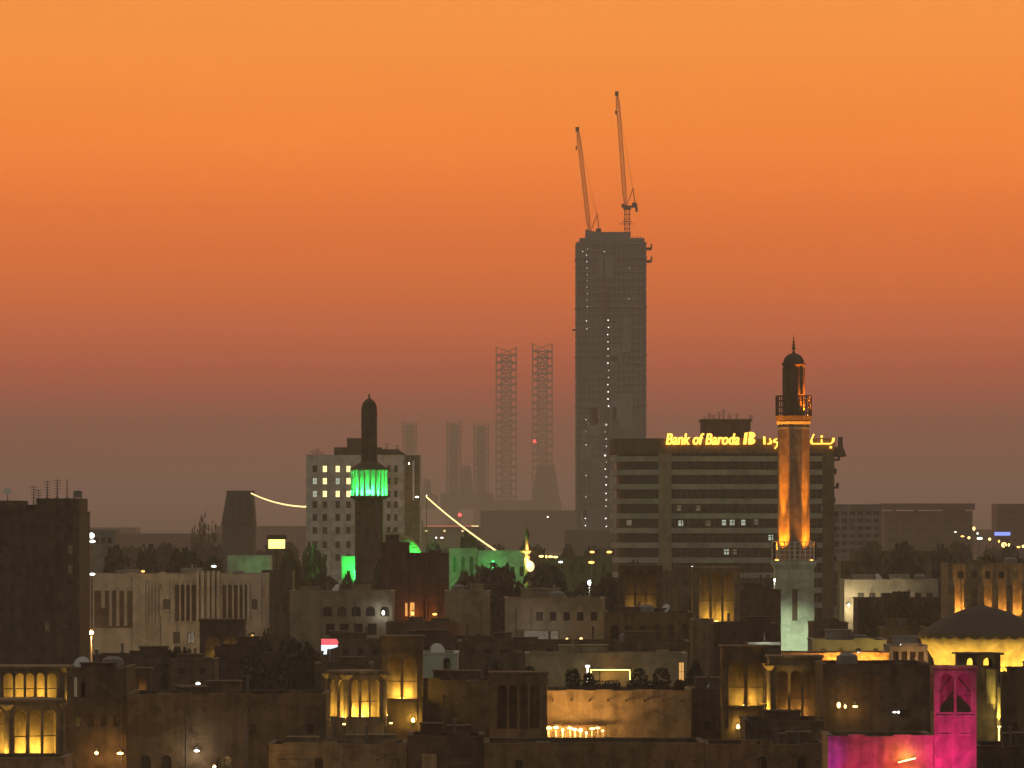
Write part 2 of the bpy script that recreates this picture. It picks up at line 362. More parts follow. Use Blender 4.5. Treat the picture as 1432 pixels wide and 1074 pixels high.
def wind_tower(label, pxc, wpx, ytop, yv0, yv1, D, n=3, m='sand', lit=None, sides=None, rz=0, b=None, pointed=False, poles=(), column=None, niche=None, cap=.16, group='wind towers of the old town houses', depth_px=None):
    s = S(D); a = wpx*s; b = b or a; H, zt, zb = Z(ytop,D), Z(yv0,D), Z(yv1,D)
    root = thing('wind_tower', label, 'wind tower', (X(pxc,D), D+b/2, 0), rz, group)
    root['w'] = a; root['h'] = H; root['d'] = b
    MB().box(-a/2,a/2,-b/2,b/2,0,zb).build('shaft', m, root)
    pw = a*.13; t = .22
    hd = MB().box(-a/2,a/2,-b/2,b/2,zt,H-.2)
    MBc = MB().box(-a/2-cap,a/2+cap,-b/2-cap,b/2+cap,H-.2,H).box(-a/2-cap*.5,a/2+cap*.5,-b/2-cap*.5,b/2+cap*.5,zt+(H-zt)*.25,zt+(H-zt)*.25+.12)
    for sx_ in (-1,1):
        for sy_ in (-1,1):
            x, y = sx_*(a/2-pw/2), sy_*(b/2-pw/2)
            MB().box(x-pw/2,x+pw/2,y-pw/2,y+pw/2,zb,zt).build('pier', m, root)
    ow = (a-2*pw); pl = ow*.09/max(1,(n-1)**.5)
    gaps = []
    for i in range(n):
        x0 = -ow/2+ow*i/n+(pl/2 if i else 0); x1 = -ow/2+ow*(i+1)/n-(pl/2 if i < n-1 else 0); gaps.append((x0,x1))
    for i in range(1, n):
        x = -ow/2+ow*i/n
        MB().box(x-pl/2,x+pl/2,-b/2+.03,-b/2+.03+t,zb,zt).build('pilaster', m, root)
        MB().box(x-pl/2,x+pl/2,b/2-.03-t,b/2-.03,zb,zt).build('pilaster', m, root)
    ob = b-2*pw
    for sd in (-1,1):
        MB().box(sd*(a/2-.03-t) if sd>0 else -a/2+.03, sd*(a/2-.03) if sd>0 else -a/2+.03+t, -pl/2, pl/2, zb, zt).build('pilaster', m, root)
    for x0, x1 in gaps:
        r = (x1-x0)/2
        for yy in ((-b/2+.05,-b/2+.2),(b/2-.2,b/2-.05)): spandrel(hd, x0, x1, zt-r*(1.2 if pointed else 1.0), zt, *yy, pointed=pointed)
    for sd in (-1,1):
        for q in ((-ob/2,-pl/2),(pl/2,ob/2)):
            xx = (-a/2+.05,-a/2+.2) if sd < 0 else (a/2-.2,a/2-.05)
            spandrel(hd, q[0], q[1], zt-(q[1]-q[0])/2, zt, *xx, axis='x')
    hd.build('head', m, root); MBc.build('cornice', m, root)
    # crossed inner walls that catch the wind
    bf = MB(); i0 = .3
    bf.bar((-a/2+i0,-b/2+i0,(zb+zt)/2),(a/2-i0,b/2-i0,(zb+zt)/2),.14,zt-zb-.02)
    o1 = bf.build('baffle', m, root)
    bf = MB(); bf.bar((-a/2+i0,b/2-i0,(zb+zt)/2),(-.12,.12,(zb+zt)/2),.14,zt-zb-.02); bf.bar((.12,-.12,(zb+zt)/2),(a/2-i0,-b/2+i0,(zb+zt)/2),.14,zt-zb-.02)
    bf.build('baffle', m, root)
    zc = zb+(zt-zb)*.42
    tr = MB()
    for x0, x1 in gaps: tr.bar((x0,-b/2+.12,zc),(x1,-b/2+.12,zc),.07)
    tr.build('tie_bar', 'wood', root)
    for zz in poles:
        z = Z(zz, D)
        for xx in (-a/2-.75, a/2+.05):
            MB().bar((xx,-b/2+pw*.5,z),(xx+.7,-b/2+pw*.5,z),.11,n=6).build('pole', 'wood', root)
    if lit:
        col, e = lit
        for k, (lx, ly) in enumerate(((0,-b*.30),(-a*.31,0),(a*.31,0))):
            if k and sides is None: continue
            ee = (e if k == 0 else sides)*.45
            MB().box(lx-.18,lx+.18,ly-.06,ly+.06,zb,zb+.08).build('uplight', 'fixture', root)
            light('POINT', root, (lx,ly,zb+.3), ee, col, .12)
    if column:
        col, e, which = column
        for (sx_, sy_), k in zip(((-1,-1),(1,-1),(-1,1)), which):
            x, y = sx_*a/2, sy_*b/2
            MB().lathe([(.26,zb-.5),(.24,zt)],10,x,y).build('corner_column', m, root)
            MB().lathe([(.25,zt),(.62,zt+.45),(.62,zt+.55)],4,x,y,R(45)).build('capital', m, root)
            if k:
                d = Vector((sx_,sy_,0)).normalized()*.62
                MB().box(x+d.x-.1,x+d.x+.1,y+d.y-.1,y+d.y+.1,zb-.62,zb-.5).build('uplight', 'fixture', root)
                light('SPOT', root, (x+d.x,y+d.y,zb-.42), e*k*1.4, col, .08, (-d.x*.22,-d.y*.22,1), 80, .8)
    if niche:
        yt, yb, lx, col, e = niche
        z1, z0 = Z(yt,D), Z(yb,D); nx = ow/2
        MB().box(-nx,nx,-b/2-.14,-b/2-.01,z1-.12,z1).box(-nx,-nx+.12,-b/2-.12,-b/2-.01,z0,z1-.12).box(nx-.12,nx,-b/2-.12,-b/2-.01,z0,z1-.12).build('niche_frame', m, root)
        MB().lathe([(.05,z0),(.16,z0+.05),(.13,z0+.3),(.03,z0+.42)],10,lx*nx,-b/2-.22).build('lantern', 'fixture', root)
        light('POINT', root, (lx*nx,-b/2-.45,z0+.25), e, col, .1)
    return root
# --- trees
TREES = []
def tree_proto(k, w=7.0, h=9.0, leafm='leaf', n=2600, lumps=11, flat=1.0):
    rnd = random.Random(k*13+5); root = thing('tree', 'x', 'tree', (0,-5000,0))
    tr = MB()
    pts = [Vector((0,0,0)), Vector((rnd.uniform(-.2,.2),rnd.uniform(-.2,.2),h*.25)), Vector((rnd.uniform(-.5,.5),rnd.uniform(-.5,.5),h*.5))]
    tr.bar(pts[0],pts[1],.42,n=7); tr.bar(pts[1],pts[2],.32,n=7)
    ls = []
    for i in range(lumps):
        a = 6.283*i/lumps+rnd.uniform(-.4,.4); rr = rnd.uniform(.15,.36)*w; z = h*rnd.uniform(.42,.82)-rr*.35*flat
        c = Vector((rr*math.cos(a), rr*math.sin(a), z)); ls.append((c, rnd.uniform(.15,.25)*w))
        tr.bar(pts[1] if i % 2 else pts[2], c, .12, n=5)
    ls.append((Vector((0,0,h*.80)), .22*w)); ls.append((Vector((0,0,h*.58)), .30*w))
    tr.build('trunk', 'bark', root)
    cr = MB()
    for i in range(n):
        c, r = rnd.choice(ls); d = Vector((rnd.gauss(0,1),rnd.gauss(0,1),rnd.gauss(0,.9))).normalized()*r*(rnd.random()**.4)
        p = c+d; s = rnd.uniform(.26,.62); u = Vector((rnd.gauss(0,1),rnd.gauss(0,1),rnd.gauss(0,1))).normalized(); v = u.orthogonal().normalized(); q = u.cross(v)
        v = (v*math.cos(i)+q*math.sin(i))*s; q = u.cross(v).normalized()*s*.6
        cr.poly([p-v, p-q*.8, p+v, p+q])
    cr.build('crown', leafm, root)
    return root
for k in range(5): TREES.append(tree_proto(k, leafm='leaf' if k % 2 else 'leaf2', n=2600))
BARE = tree_proto(11, n=260, lumps=14)
TUSED = set()
def tree(px, ytop, D, wpx, k, label, group='trees between the houses', proto=None, base=0):
    p = proto or TREES[k % 5]; H = Z(ytop, D)-base; s = wpx*S(D)/6.4
    return copy_tree(p, (X(px,D), D, base), random.uniform(0,6.28), label, (s, s, H/8.9), group)
def palm(px, ytop, D, label, spread=2.6):
    H = Z(ytop, D); root = thing('palm_tree', label, 'palm tree', (X(px,D), D, 0), 0, 'palm trees between the houses')
    MB().lathe([(.24,0),(.17,H*.5),(.15,H-spread*.5)],8).build('trunk', 'bark', root)
    cr = MB(); rnd = random.Random(int(px))
    for i in range(26):
        a = 6.283*i/26+rnd.uniform(-.1,.1); e = rnd.uniform(-.2,1.1); p = Vector((0,0,H-spread*.5)); d = Vector((math.cos(a)*math.cos(e),math.sin(a)*math.cos(e),math.sin(e)))
        prev = p
        for j in range(6):
            q = prev+d*spread/6; d = (d+Vector((0,0,-.22))).normalized(); sd = d.cross(Vector((0,0,1))).normalized()
            for sgn in (-1,1):
                cr.poly([prev, q, q+sd*sgn*.42*(1-j/7)-Vector((0,0,.15)), prev+sd*sgn*.30*(1-j/7)-Vector((0,0,.12))])
            prev = q
    cr.build('crown', 'leaf', root)
    return root
# --- lamps
LR = random.Random(21)
def lamp_head(m, root, z, r):
    k = LR.choice((0,1,1,2)); r *= LR.uniform(.62,.92)
    g = MB().ball((0,0,0),r,12,8,(1,.62,1.25)[k]).build('globe', m, root, (0,0,z), smooth=True)
    g.scale = ((1,1,1),(1.5,1,1),(.8,.8,1))[k]
def lamp(px, py, D, label, m='lamp_warm', r=.3, e=None, col=WARM, kind='street_lamp', stem='ground', out=.5, group=None):
    x, z = X(px,D), Z(py,D)
    if stem == 'ground':
        root = thing('street_lamp', label, 'street lamp', (x,D,0), 0, group)
        MB().lathe([(.12,0),(.07,z-r*1.1)],8).build('pole', 'steel', root)
        MB().lathe([(.02,z+r*1.3),(r*.7,z+r*.95),(r*.75,z+r*.82)],10).build('cap', 'steel', root)
        lamp_head(m, root, z, r)
        if e: light('POINT', root, (0,-r-.35,z-.1), e, col, .2)
    else:           # bracket on a wall whose face is 'out' metres behind
        root = thing('wall_lamp', label, 'wall lamp', (x,D,z), 0, group)
        MB().bar((0,out-.02,r*1.25),(0,0,r*1.25),.06).bar((0,0,r*1.25),(0,0,r*.9),.06).box(-.12,.12,out-.05,out-.015,r*.9,r*1.6).build('bracket', 'steel', root)
        lamp_head(m, root, 0, r)
        if e: light('POINT', root, (0,-r-.3,-.1), e, col, .2)
    return root
def roof_unit(px, D, zroof, label, dy=2.0):
    root = thing('air_conditioner', label, 'air conditioner', (X(px,D), D+dy, zroof), random.uniform(-.2,.2), 'air conditioners on the roofs')
    MB().box(-.55,.55,-.4,.4,.12,1.0).box(-.5,-.4,-.35,.35,0,.12).box(.4,.5,-.35,.35,0,.12).build('case', 'grey', root)
    MB().lathe([(.3,.0),(.3,.05)],14).build('fan', 'steel', root, (0,0,1.0))
    return root
def water_tank(px, D, zroof, label, dy=3.0, r=.9, h=1.6):
    root = thing('water_tank', label, 'water tank', (X(px,D), D+dy, zroof), 0, 'water tanks on the roofs')
    MB().lathe([(r,.35),(r*1.02,.5),(r,.65),(r*1.02,h*.7),(r,h),(r*.55,h+.22),(r*.3,h+.25)],18).build('tank', 'grey', root, smooth=False)
    f = MB()
    for i in range(4): a = i*1.5708+.78; f.box(r*.7*math.cos(a)-.06,r*.7*math.cos(a)+.06,r*.7*math.sin(a)-.06,r*.7*math.sin(a)+.06,0,.35)
    f.build('stand', 'steel', root)
    return root
def antenna(px, ytop, D, zroof, label, rungs=4, dy=3.0, w=.8):
    h = Z(ytop,D)-zroof
    root = thing('roof_antenna', label, 'antenna', (X(px,D), D+dy, zroof), random.uniform(-.5,.5), 'antennas on the roofs')
    MB().lathe([(.09,0),(.05,h)],6).lathe([(.3,0),(.3,.1)],6).build('mast', 'steel', root)
    f = MB()
    for i in range(rungs): f.bar((-w*(1-.1*i),0,h-.15-.35*i),(w*(1-.1*i),0,h-.15-.35*i),.06)
    f.build('aerial', 'steel', root)
    return root
def dish(px, D, zroof, label, dy=2.0, r=.7):
    root = thing('satellite_dish', label, 'satellite dish', (X(px,D), D+dy, zroof), random.uniform(-1,1), 'satellite dishes on the roofs')
    MB().lathe([(.05,0),(.05,1.0)],6).lathe([(.22,0),(.22,.06)],6).build('stand', 'steel', root)
    b = MB().lathe([(.02,0),(r*.5,.07),(r,.25),(r+.02,.26)],16).build('bowl', 'white', root, (0,-.1,1.15)); b.rotation_euler = (R(60),0,0)
    return root

# ------------------------------------------------------------------ far landmarks
def cols(a, b, n, w):           # n openings of width w spread over the px span a..b
    st = (b-a)/n; return [(a+st*(i+.5)-w/2, a+st*(i+.5)+w/2) for i in range(n)]

# the tower under construction
D = 2500; s = S(D)
tw = thing('unfinished_tower', 'very tall dark skyscraper shell under construction with two cranes on its roof', 'skyscraper', (X(855,D), D+20, 0))
hw, H = 49.5*s, Z(338,D)
MB().box(-hw+.8,hw-.8,-18,18,0,H).build('core', 'conc_dark', tw)
fz = 3.6; nf = int(H/fz)
slab0 = MB().box(-hw,hw,-19,19,0,.55).build('floor_slab', 'conc', tw, (0,0,fz))
cw = MB()
for i in range(15):
    x = -hw+.5+i*(2*hw-1)/14; cw.box(x-.3,x+.3,-18.8,-18.02,0,H)
for i in range(12):
    y = -17+i*34/11; cw.box(hw-.78,hw-.15,y-.3,y+.3,0,H).box(-hw+.15,-hw+.78,y-.3,y+.3,0,H)
cw.build('columns', 'conc', tw)
for i in range(2, nf+1):
    o = slab0.copy(); C.objects.link(o); o.location.z = fz*i
    if i % 7 == 3: o.scale = (1.012,1.02,1)
cr = MB(); 
rnd = random.Random(4)
cr.box(-hw+8.5*s+2,hw-22*s,-12,12,H+.55,Z(323,D)).box(-hw+2,-hw+9,-15,15,H+.55,H+2.2).box(hw-22*s+.02,hw-1,-15,15,H+.55,Z(332,D))
for i in range(26):
    x = -hw+2+i*(2*hw-4)/25; cr.bar((x,-17.5,H+.5),(x,-17.5,H+rnd.uniform(1.6,3.4)),.35)
cr.build('formwork', 'net', tw)
nb = MB()
for z in (H-3, H-9.5): MB().box(hw+.05,hw+3.0,-14,6,z,z+.4).box(hw+2.6,hw+3.0,-14,6,z+.4,z+2.4).build('safety_platform', 'steel', tw)
MB().box(-hw-1.6,-hw-.05,-10,4,H-45,H-44.5).build('safety_platform', 'steel', tw)
for i in range(22):
    x = -hw+rnd.uniform(2,2*hw-8); z = rnd.uniform(20,H-18); MB().box(x,x+rnd.uniform(3,7),-19.25,-19.05,z,z+fz*rnd.choice([1,2,2,3,5])).build('safety_net', rnd.choice(['net','conc','conc']), tw)
hb_ = MB(); hx = (849-855)*s
hb_.lattice((hx,-20.2,0),(hx,-20.2,H*.86),1.5,1.5,60,.16,.12); hb_.build('hoist_mast', 'steel', tw)
def wl(px, py, m=None, r=.42):
    m = m or rnd.choice(['lamp_faint','lamp_faint','lamp_dim']); r *= .78
    key = (m, round(r,2))
    me = BULBS.get(key)
    o = (obj('work_lamp', me, tw, ((px-855)*s,-20.9,Z(py,D))) if me else MB().ball((0,0,0),r,8,5).build('work_lamp', m, tw, ((px-855)*s,-20.9,Z(py,D))))
    BULBS[key] = o.data
BULBS = {}
for i, y in enumerate(range(448, 572, 10)): wl(850.5+rnd.uniform(-.7,.7), y, r=rnd.choice([.3,.38,.45]))
for y, r in ((594,.7),(604,.35),(614,.3),(624,.3),(637,.55),(646,.35),(656,.4),(667,.35),(678,.45),(690,.4),(699,.65),(708,.5),(725,.45),(736,.4)): wl(847+rnd.uniform(-1,1), y, r=r)
for y in list(range(348, 430, 9))+[449,460]: wl(821+rnd.uniform(-1,1), y, r=rnd.choice([.18,.25,.33]))
for y in (587,604,622,665,695): wl(819.5, y, r=.24)
for y in (725,735,745,755,768,775): wl(818.5, y, r=.38)
for px, y, r in ((815,352,.25),(879,418,.22),(880,375,.25),(845,352,.22),(872,490,.18)): wl(px, y, r=r)
def crane(px, zb, zpiv, tip, D, label, mastw=2.6):
    root = thing('luffing_crane', label, 'tower crane', (X(px,D), D+14, zb), 0, 'cranes on top of the unfinished tower')
    z1 = zpiv-zb
    MB().lattice((0,0,0),(0,0,z1),mastw,mastw,max(3,int(z1/2.4)),.34,.24).build('mast', 'steel', root)
    MB().lathe([(1.7,0),(2.1,.3),(2.1,.9),(1.5,1.3)],14).build('slewing_ring', 'steel', root, (0,0,z1))
    cb = MB().box(-1.3,1.3,-1.2,1.2,1.3,2.2).box(1.3,5.2,-1.5,1.5,1.2,2.1).box(2.4,5.1,-1.7,1.7,2.1,3.6).build('machinery_deck', 'steel', root, (0,0,z1))
    MB().box(-3.0,-1.4,-2.4,-.6,1.0,3.0).build('cab', 'steel', root, (0,0,z1))
    MB().box(4.2,5.4,-1.6,1.6,-1.0,1.18).build('counterweight', 'hull', root, (0,0,z1))
    tx, tz = (tip[0]-px)*S(D), Z(tip[1],D)-zb
    jb = MB(); a = Vector((-.9,0,z1+2.0)); b = Vector((tx,0,tz)); c = a.lerp(b,.12); e = a.lerp(b,.9)
    jb.lattice(a,c,.8,1.9,4,.26,.18); jb.lattice(c,e,1.9,1.7,26,.27,.17); jb.lattice(e,b,1.7,.5,4,.26,.18)
    jb.build('jib', 'crane', root)
    af = MB(); top = Vector((3.0,0,z1+11.0))
    for y in (-1.1,1.1): af.bar((4.2,y,z1+2.1),top+Vector((0,y*.3,0)),.42).bar((-.3,y,z1+2.1),top+Vector((0,y*.3,0)),.34)
    af.bar(top+Vector((0,-.5,0)),top+Vector((0,.5,0)),.5).build('a_frame', 'crane', root)
    MB().bar(top,a.lerp(b,.93),.11).bar(top,a.lerp(b,.45)+Vector((.8,0,0)),.07).build('pendant', 'steel', root)
    MB().bar(b+Vector((-.7,0,-.3)),b+Vector((-.7,0,-9)),.10).box(b.x-1.1,b.x-.3,-.4,.4,b.z-11,b.z-9).build('hook_block', 'steel', root)
    MB().box(b.x-1.2,b.x+.7,-.7,.7,b.z-1.4,b.z+.9).build('jib_head', 'steel', root)
    return root
crane(827.5, Z(336,D)+1.4, Z(331,D)+1.4, (808.5,177), D, 'orange luffing crane with the lower jib, on the left corner of the tower roof')
cr2 = crane(878, Z(331,D)+.1, Z(291,D), (864,127), D, 'orange luffing crane on a tall mast, its jib tip highest of all')
MB().box(-4.2,3.2,-.3,.3,7.2,7.5).box(-2.4,2.4,-1.8,1.8,8.4,8.6).build('climbing_collar', 'steel', cr2)

# jack-up rigs in the harbour
def rig(label, legs, hull, blocks, D, ch=.75, br=.42):
    pc = sum((a+b)/2 for a, b, _ in legs)/len(legs)
    root = thing('jackup_rig', label, 'oil rig', (X(pc,D), D, 0)); s = S(D)
    for a, b, y in legs:
        m = MB(); w = (b-a)*s; H = Z(y,D); x = ((a+b)/2-pc)*s
        m.lattice((x,0,0),(x,0,H),w*.82,w*.82,max(8,int(H/(w*.30))),ch,br,4)
        for i in range(int(H/ (w*1.1))): m.box(x-w*.42,x+w*.42,-.3,.3,i*w*1.1+.2,i*w*1.1+.7)
        if w > 0: (m.lattice((x,0,0),(x,0,H*.96),w*.4,w*.4,max(8,int(H/(w*.25))),ch,br,4) if y < 500 else m.box(x-w*.27,x+w*.27,-w*.27,w*.27,0,H*.97))
        m.build('leg', 'hull', root)
    a, b, y0, y1 = hull
    MB().prism([((a-pc)*s,-22),((b-pc)*s,-22),((b-pc)*s,22),((a-pc)*s,22)], Z(y1,D), Z(y0,D)).build('hull', 'hull', root)
    for a, b, ya, yb, t in blocks:
        m = MB(); z0, z1 = Z(yb,D), Z(ya,D); p = [((a-pc)*s,-10),((b-pc)*s,-10),((b-pc)*s,10),((a-pc)*s,10)]
        c = ((a+b)/2-pc)*s; q = [(c+(x-c)*t, y*t) for x, y in p]
        m.prism(p, z0, z1, q).build('deckhouse', 'hull', root)
        for i in range(3): MB().bar((c-6+i*5,-10,z1),(c-6+i*5,-10,z1+5+4*i),.5).build('vent_stack', 'hull', root)
    return root
rig('hazy rig with two very tall lattice legs left of the unfinished tower', [(691,725,486),(742,775,481)], (686,785,700,716), [(744,783,650,700,.62)], 8800, 2.1, 1.4)
rig('faint rig with a pair of shorter legs left of the tall lattice legs', [(623,646,589),(661,685,592)], (616,690,690,712), [(642,662,652,690,.6)], 9000, 2.4, 1.7)
rig('faint rig with one lattice leg showing beside the office block', [(562,584,590)], (540,612,692,712), [(590,604,670,692,.6)], 9100, 2.4, 1.7)
for px, y, lab in ((747.5,617,'red warning light high on the tall rig'),(643,720,'red warning light on the dock below the shorter rig'),(707,720,'red warning light on the dock below the tall rig')):
    D = 8650 if y < 700 else 4200; z = Z(y,D)
    r_ = thing('warning_beacon', lab, 'beacon', (X(px,D), D, z-(0 if y<700 else z)), 0, 'red warning lights of the harbour')
    MB().ball((0,0,(0 if y<700 else z)),1.5 if y>700 else 3.2,10,6).build('bulb', 'lamp_red', r_)
    if y > 700: MB().lathe([(.6,0),(.35,z-1.4)],8).build('mast', 'steel', r_)
    else: MB().bar((-3,3.4,-3.4),(3,3.4,-3.4),.5).bar((0,3.4,-3.4),(0,0,-2.8),.4).build('bracket', 'steel', r_)

def shed(label, px0, px1, ytop, D, depth=40, m='grey', rows=(), cat='warehouse', name='warehouse', pitched=True):
    r_ = house(name, label, cat, px0, px1, ytop, D, depth, m, rows, parapet=1.2)
    return r_
shed('long low dockside shed under a red light strip', 588, 672, 737, 3300, 40, 'hull', [(741,744,cols(592,668,9,3),False,[None if i%3 else 'win_warm' for i in range(9)])])
rl = thing('light_strip', 'thin red light strip along the dockside shed roof', 'light strip', (X(632,3290),3290,Z(737,3300)+.2))
MB().box(-18,13,-.3,.3,.1,.75).build('tube', 'redline', rl); MB().box(13.2,18,-.3,.3,.1,.8).build('end_tube', 'win_warm', rl); MB().box(-18,18,-.2,.2,0,.1).build('rail', 'steel', rl)
shed('wide dark port hall in front of the rigs', 672, 815, 714, 4000, 60, 'hull')
shed('low dark port hall left of the dockside shed', 440, 590, 728, 4300, 60, 'hull')
shed('far flat hall along the horizon left of the creek tower', 120, 312, 747, 2600, 50, 'hull')
shed('far flat hall on the horizon right of the bank', 1175, 1440, 741, 3600, 50, 'hull')
shed('far flat hall at the left edge of the horizon', -40, 190, 738, 3900, 50, 'hull')
shed('far grey hall behind the small leaning creek tower', 300, 445, 736, 3500, 50, 'hull')
shed('far pale hall below the unfinished tower', 790, 880, 742, 2300, 30, 'hull')

# ------------------------------------------------------------------ office block with lit windows
D = 1250
rows = []
xs = [(437,443.5),(451,457.5),(469,475.5),(484,490.5)]
lit = {0:['glass','win_warm','win_warm','win_warm'],1:['win_white','win_warm','win_white','win_warm'],2:['win_white','win_warm','win_warm','win_warm']}
for i, y in enumerate((651,668,686,701,719,737,757,775)):
    rows.append((y, y+9.5, xs+[(541,546),(551,556)], False, lit.get(i, ['glass']*4)+['glass','glass']))
off = house('office_block', 'grey office block with three rows of lit windows behind the green minaret', 'office block', 428, 587, 637, D, 24, 'white', rows, parapet=1.0, frame='steel')
off.rotation_euler.z = 0
sD = S(D); H = off['h']
def opx(px): return (px-507.5)*sD
MB().box(opx(466),opx(532),-6,6,H+.17,Z(625,D)).box(opx(484),opx(522),-5,5,Z(625,D),Z(612,D)).build('plant_room', 'dark', off)
MB().prism([(opx(532.2),-9),(opx(568),-9),(opx(568),3),(opx(532.2),3)],H+.17,Z(628,D),[(opx(532.2),-9),(opx(556),-9),(opx(556),3),(opx(532.2),3)]).build('roof_canopy', 'dark', off)
MB().box(opx(566),opx(587),-12.35,-12.01,0,H).build('stair_panel', 'tan', off)
MB().box(opx(577),opx(579.5),-12.6,-12.36,Z(700,D),Z(644,D)).build('stair_light', 'win_dim', off)
lamp(583, 695, D-14, 'small white lamp on the right side of the office block', 'lamp_white', .45, stem='wall', out=1.0)
lamp(572, 648, D-14, 'dim orange lamp near the top right of the office block', 'lamp_faint', .3, 900, ORA, stem='wall', out=1.0)
for px, y in ((437,630),(443,627),(449,631),(540,619),(555,622)):
    antenna(px, y, D, H-1.0 if px<460 else Z(628,D), {437:'bushy antenna on the left corner of the office block roof',443:'taller antenna on the left corner of the office block roof',449:'shorter antenna third from the left corner of the office block',540:'antenna on the canopy right of the green minaret top',555:'rightmost antenna on the office block canopy'}[px], 6, 4, 1.0)

# leaning creek tower, string lights
D = 1450; s = S(D); c = 333
M['creek'] = mat('creek_concrete', (.12,.11,.10), sc=.2)
ct = thing('creek_tower', 'small dark tower leaning in on its left side where a light string starts', 'tower', (X(c,D), D+6, 0))
def t_(px): return (px-c)*s
MB().prism([(t_(311),-6),(t_(355),-6),(t_(355),6),(t_(311),6)],0,Z(735,D)).prism([(t_(309),-6),(t_(356),-6),(t_(356),6),(t_(309),6)],Z(735,D),Z(688,D),[(t_(317),-5),(t_(353),-5),(t_(353),5),(t_(317),5)]).build('shaft', 'creek', ct)
MB().box(t_(316),t_(354),-5.3,5.3,Z(688,D),Z(686,D)).build('cornice', 'creek', ct)
for i in range(5):
    for j in range(3): MB().box(t_(322+11*j),t_(327+11*j),-6.12-.0,-5.6,Z(735-i*9,D)-.0,Z(731-i*9,D)).build('window', 'glass', ct)
def string(label, p0, p1, D0, D1, sag, nb):
    a = Vector((X(p0[0],D0),D0,Z(p0[1],D0))); b = Vector((X(p1[0],D1),D1,Z(p1[1],D1)))
    root = thing('string_lights', label, 'string lights', tuple(a), 0, 'long strings of bulbs over the creek')
    w = MB(); pts = []
    for i in range(nb+1):
        t = i/nb; p = (b-a)*t; p.z -= sag*4*t*(1-t); pts.append(p)
    for i in range(nb): w.bar(pts[i], pts[i+1], .10)
    w.build('cable', 'steel', root); me = None
    for i, p in enumerate(pts):
        if me is None: o = MB().ball((0,0,-.2),.25,8,5).build('bulb', 'string', root, p); me = o.data
        else: obj('bulb', me, root, p)
string('sagging string of yellow bulbs from the creek tower to the office block', (350,688), (427,707.5), 1455, 1262, .9, 34)
string('straight slanting string of yellow bulbs right of the office block', (597,694), (699,772), 1262, 1000, .5, 48)
tw2 = lamp(596.5, 693, 1262, 'tall mast carrying the upper end of the slanting light string', 'lamp_faint', .2)

# ------------------------------------------------------------------ the bank
D = 1100; s = S(D); c = 1017
bank = thing('bank_building', 'broad ten storey bank office with glowing yellow roof lettering and rounded left corner', 'office building', (X(c,D), D+14, 0))
def b_(px): return (px-c)*s
def bplan(inset=0.0):
    pts = []; x0, x1 = b_(857)+inset, b_(1166)-inset; y0, y1 = -14+inset, 14-inset; r = b_(926)-b_(857)
    for i in range(9):
        a = math.pi+math.pi/2*i/8; pts.append((x0+r+ (r)*math.cos(a), y0+r*.75+(r*.75)*math.sin(a)))
    pts += [(x1,y0),(x1,y1),(x0,y1)]; return pts
Ht = Z(633,D)
MB().prism(bplan(.9), 0, Ht).build('glass_core', 'glass', bank)
MB().prism(bplan(-.25), Z(634,D), Z(613,D)).build('parapet', 'brown', bank)
rb = []
for i, y in enumerate((642,661,681,701.5,722,742.5,763,784,805,826,847)):
    MB().prism(bplan(0), Z(y+3.2,D), Z(y-4.2,D)).build('spandrel_band', 'stone', bank); rb.append(y)
pr = MB()
for a, b in ((921,939),):
    MB().box(b_(a),b_(b),-14.28,-13.2,0,Z(634,D)-.01).build('pier', 'olive', bank)
MB().box(b_(1150),b_(1166)+.1,-14.26,-13.4,0,Z(634,D)-.01).build('end_pier', 'brown', bank)
ml = MB()
for px in [x for x in range(944, 1150, 9)]: ml.box(b_(px)-.09,b_(px)+.09,-13.6,-13.12,0,Ht)
ml.build('mullion', 'steel', bank)
bl = MB()
for i, y in enumerate(rb):
    w = (6,3,5,2,4,3,5,3,4,4,3)[i]; bl.box(b_(1166)+.05,b_(1166)+w*s*1.6,-12,-6+i%3,Z(y+2,D),Z(y-1,D)).box(b_(1166)+w*s*1.6-.15,b_(1166)+w*s*1.6,-12,-6+i%3,Z(y-1,D),Z(y-6,D))
bl.build('balcony', 'brown', bank)
MB().prism([(b_(1166)+.3,-14),(b_(1184),-14),(b_(1184),0),(b_(1166)+.3,0)],Z(638,D),Z(625,D),[(b_(1166)+.3,-14),(b_(1179),-14),(b_(1179),0),(b_(1166)+.3,0)]).build('corner_bracket', 'dark', bank)
MB().box(b_(1174),b_(1179),-13,-9,Z(625,D),Z(611,D)).build('vent_box', 'dark', bank)
bd = MB(); rb2 = random.Random(9)
for y in rb:
    for px in range(944, 1140, 9):
        if rb2.random() < .38: bd.box(b_(px)+.12,b_(px)+1.30,-13.22,-13.13,Z(y-4.3,D)-rb2.uniform(.5,1.9),Z(y-4.3,D)) if False else bd.box(b_(px)+.12,b_(px)+1.30,-13.22,-13.13,Z(y+16,D)+rb2.uniform(.1,1.2),Z(y+3.4,D)-.02)
    for a in (858.5,):
        bd.box(b_(941),b_(1149),-14.06,-13.3,Z(y+8.6,D),Z(y+7.6,D))
bd.build('blinds', 'blind', bank)
for px, y, pm in ((950,709,'win_dim'),(977,709,'win_dim'),(952,730,'win_white'),(990,730,'win_dim'),(1013,729,'win_white'),(1024,729,'win_white'),(1040,729,'win_white'),(1058,728,'win_dim'),(1016,770,'win_white'),(1027,770,'win_dim'),(1078,750,'win_white'),(915,748,'win_dim'),(880,729,'win_dim'),(1100,834,'win_dim'),(1060,829,'win_dim'),(1152,709,'win_dim')):
    MB().box(b_(px)-.5,b_(px)+.55,-13.24 if px > 925 else -12.6,-13.0 if px > 925 else -11.5,Z(y+5.5,D),Z(y-2,D)).build('lit_window', pm, bank)
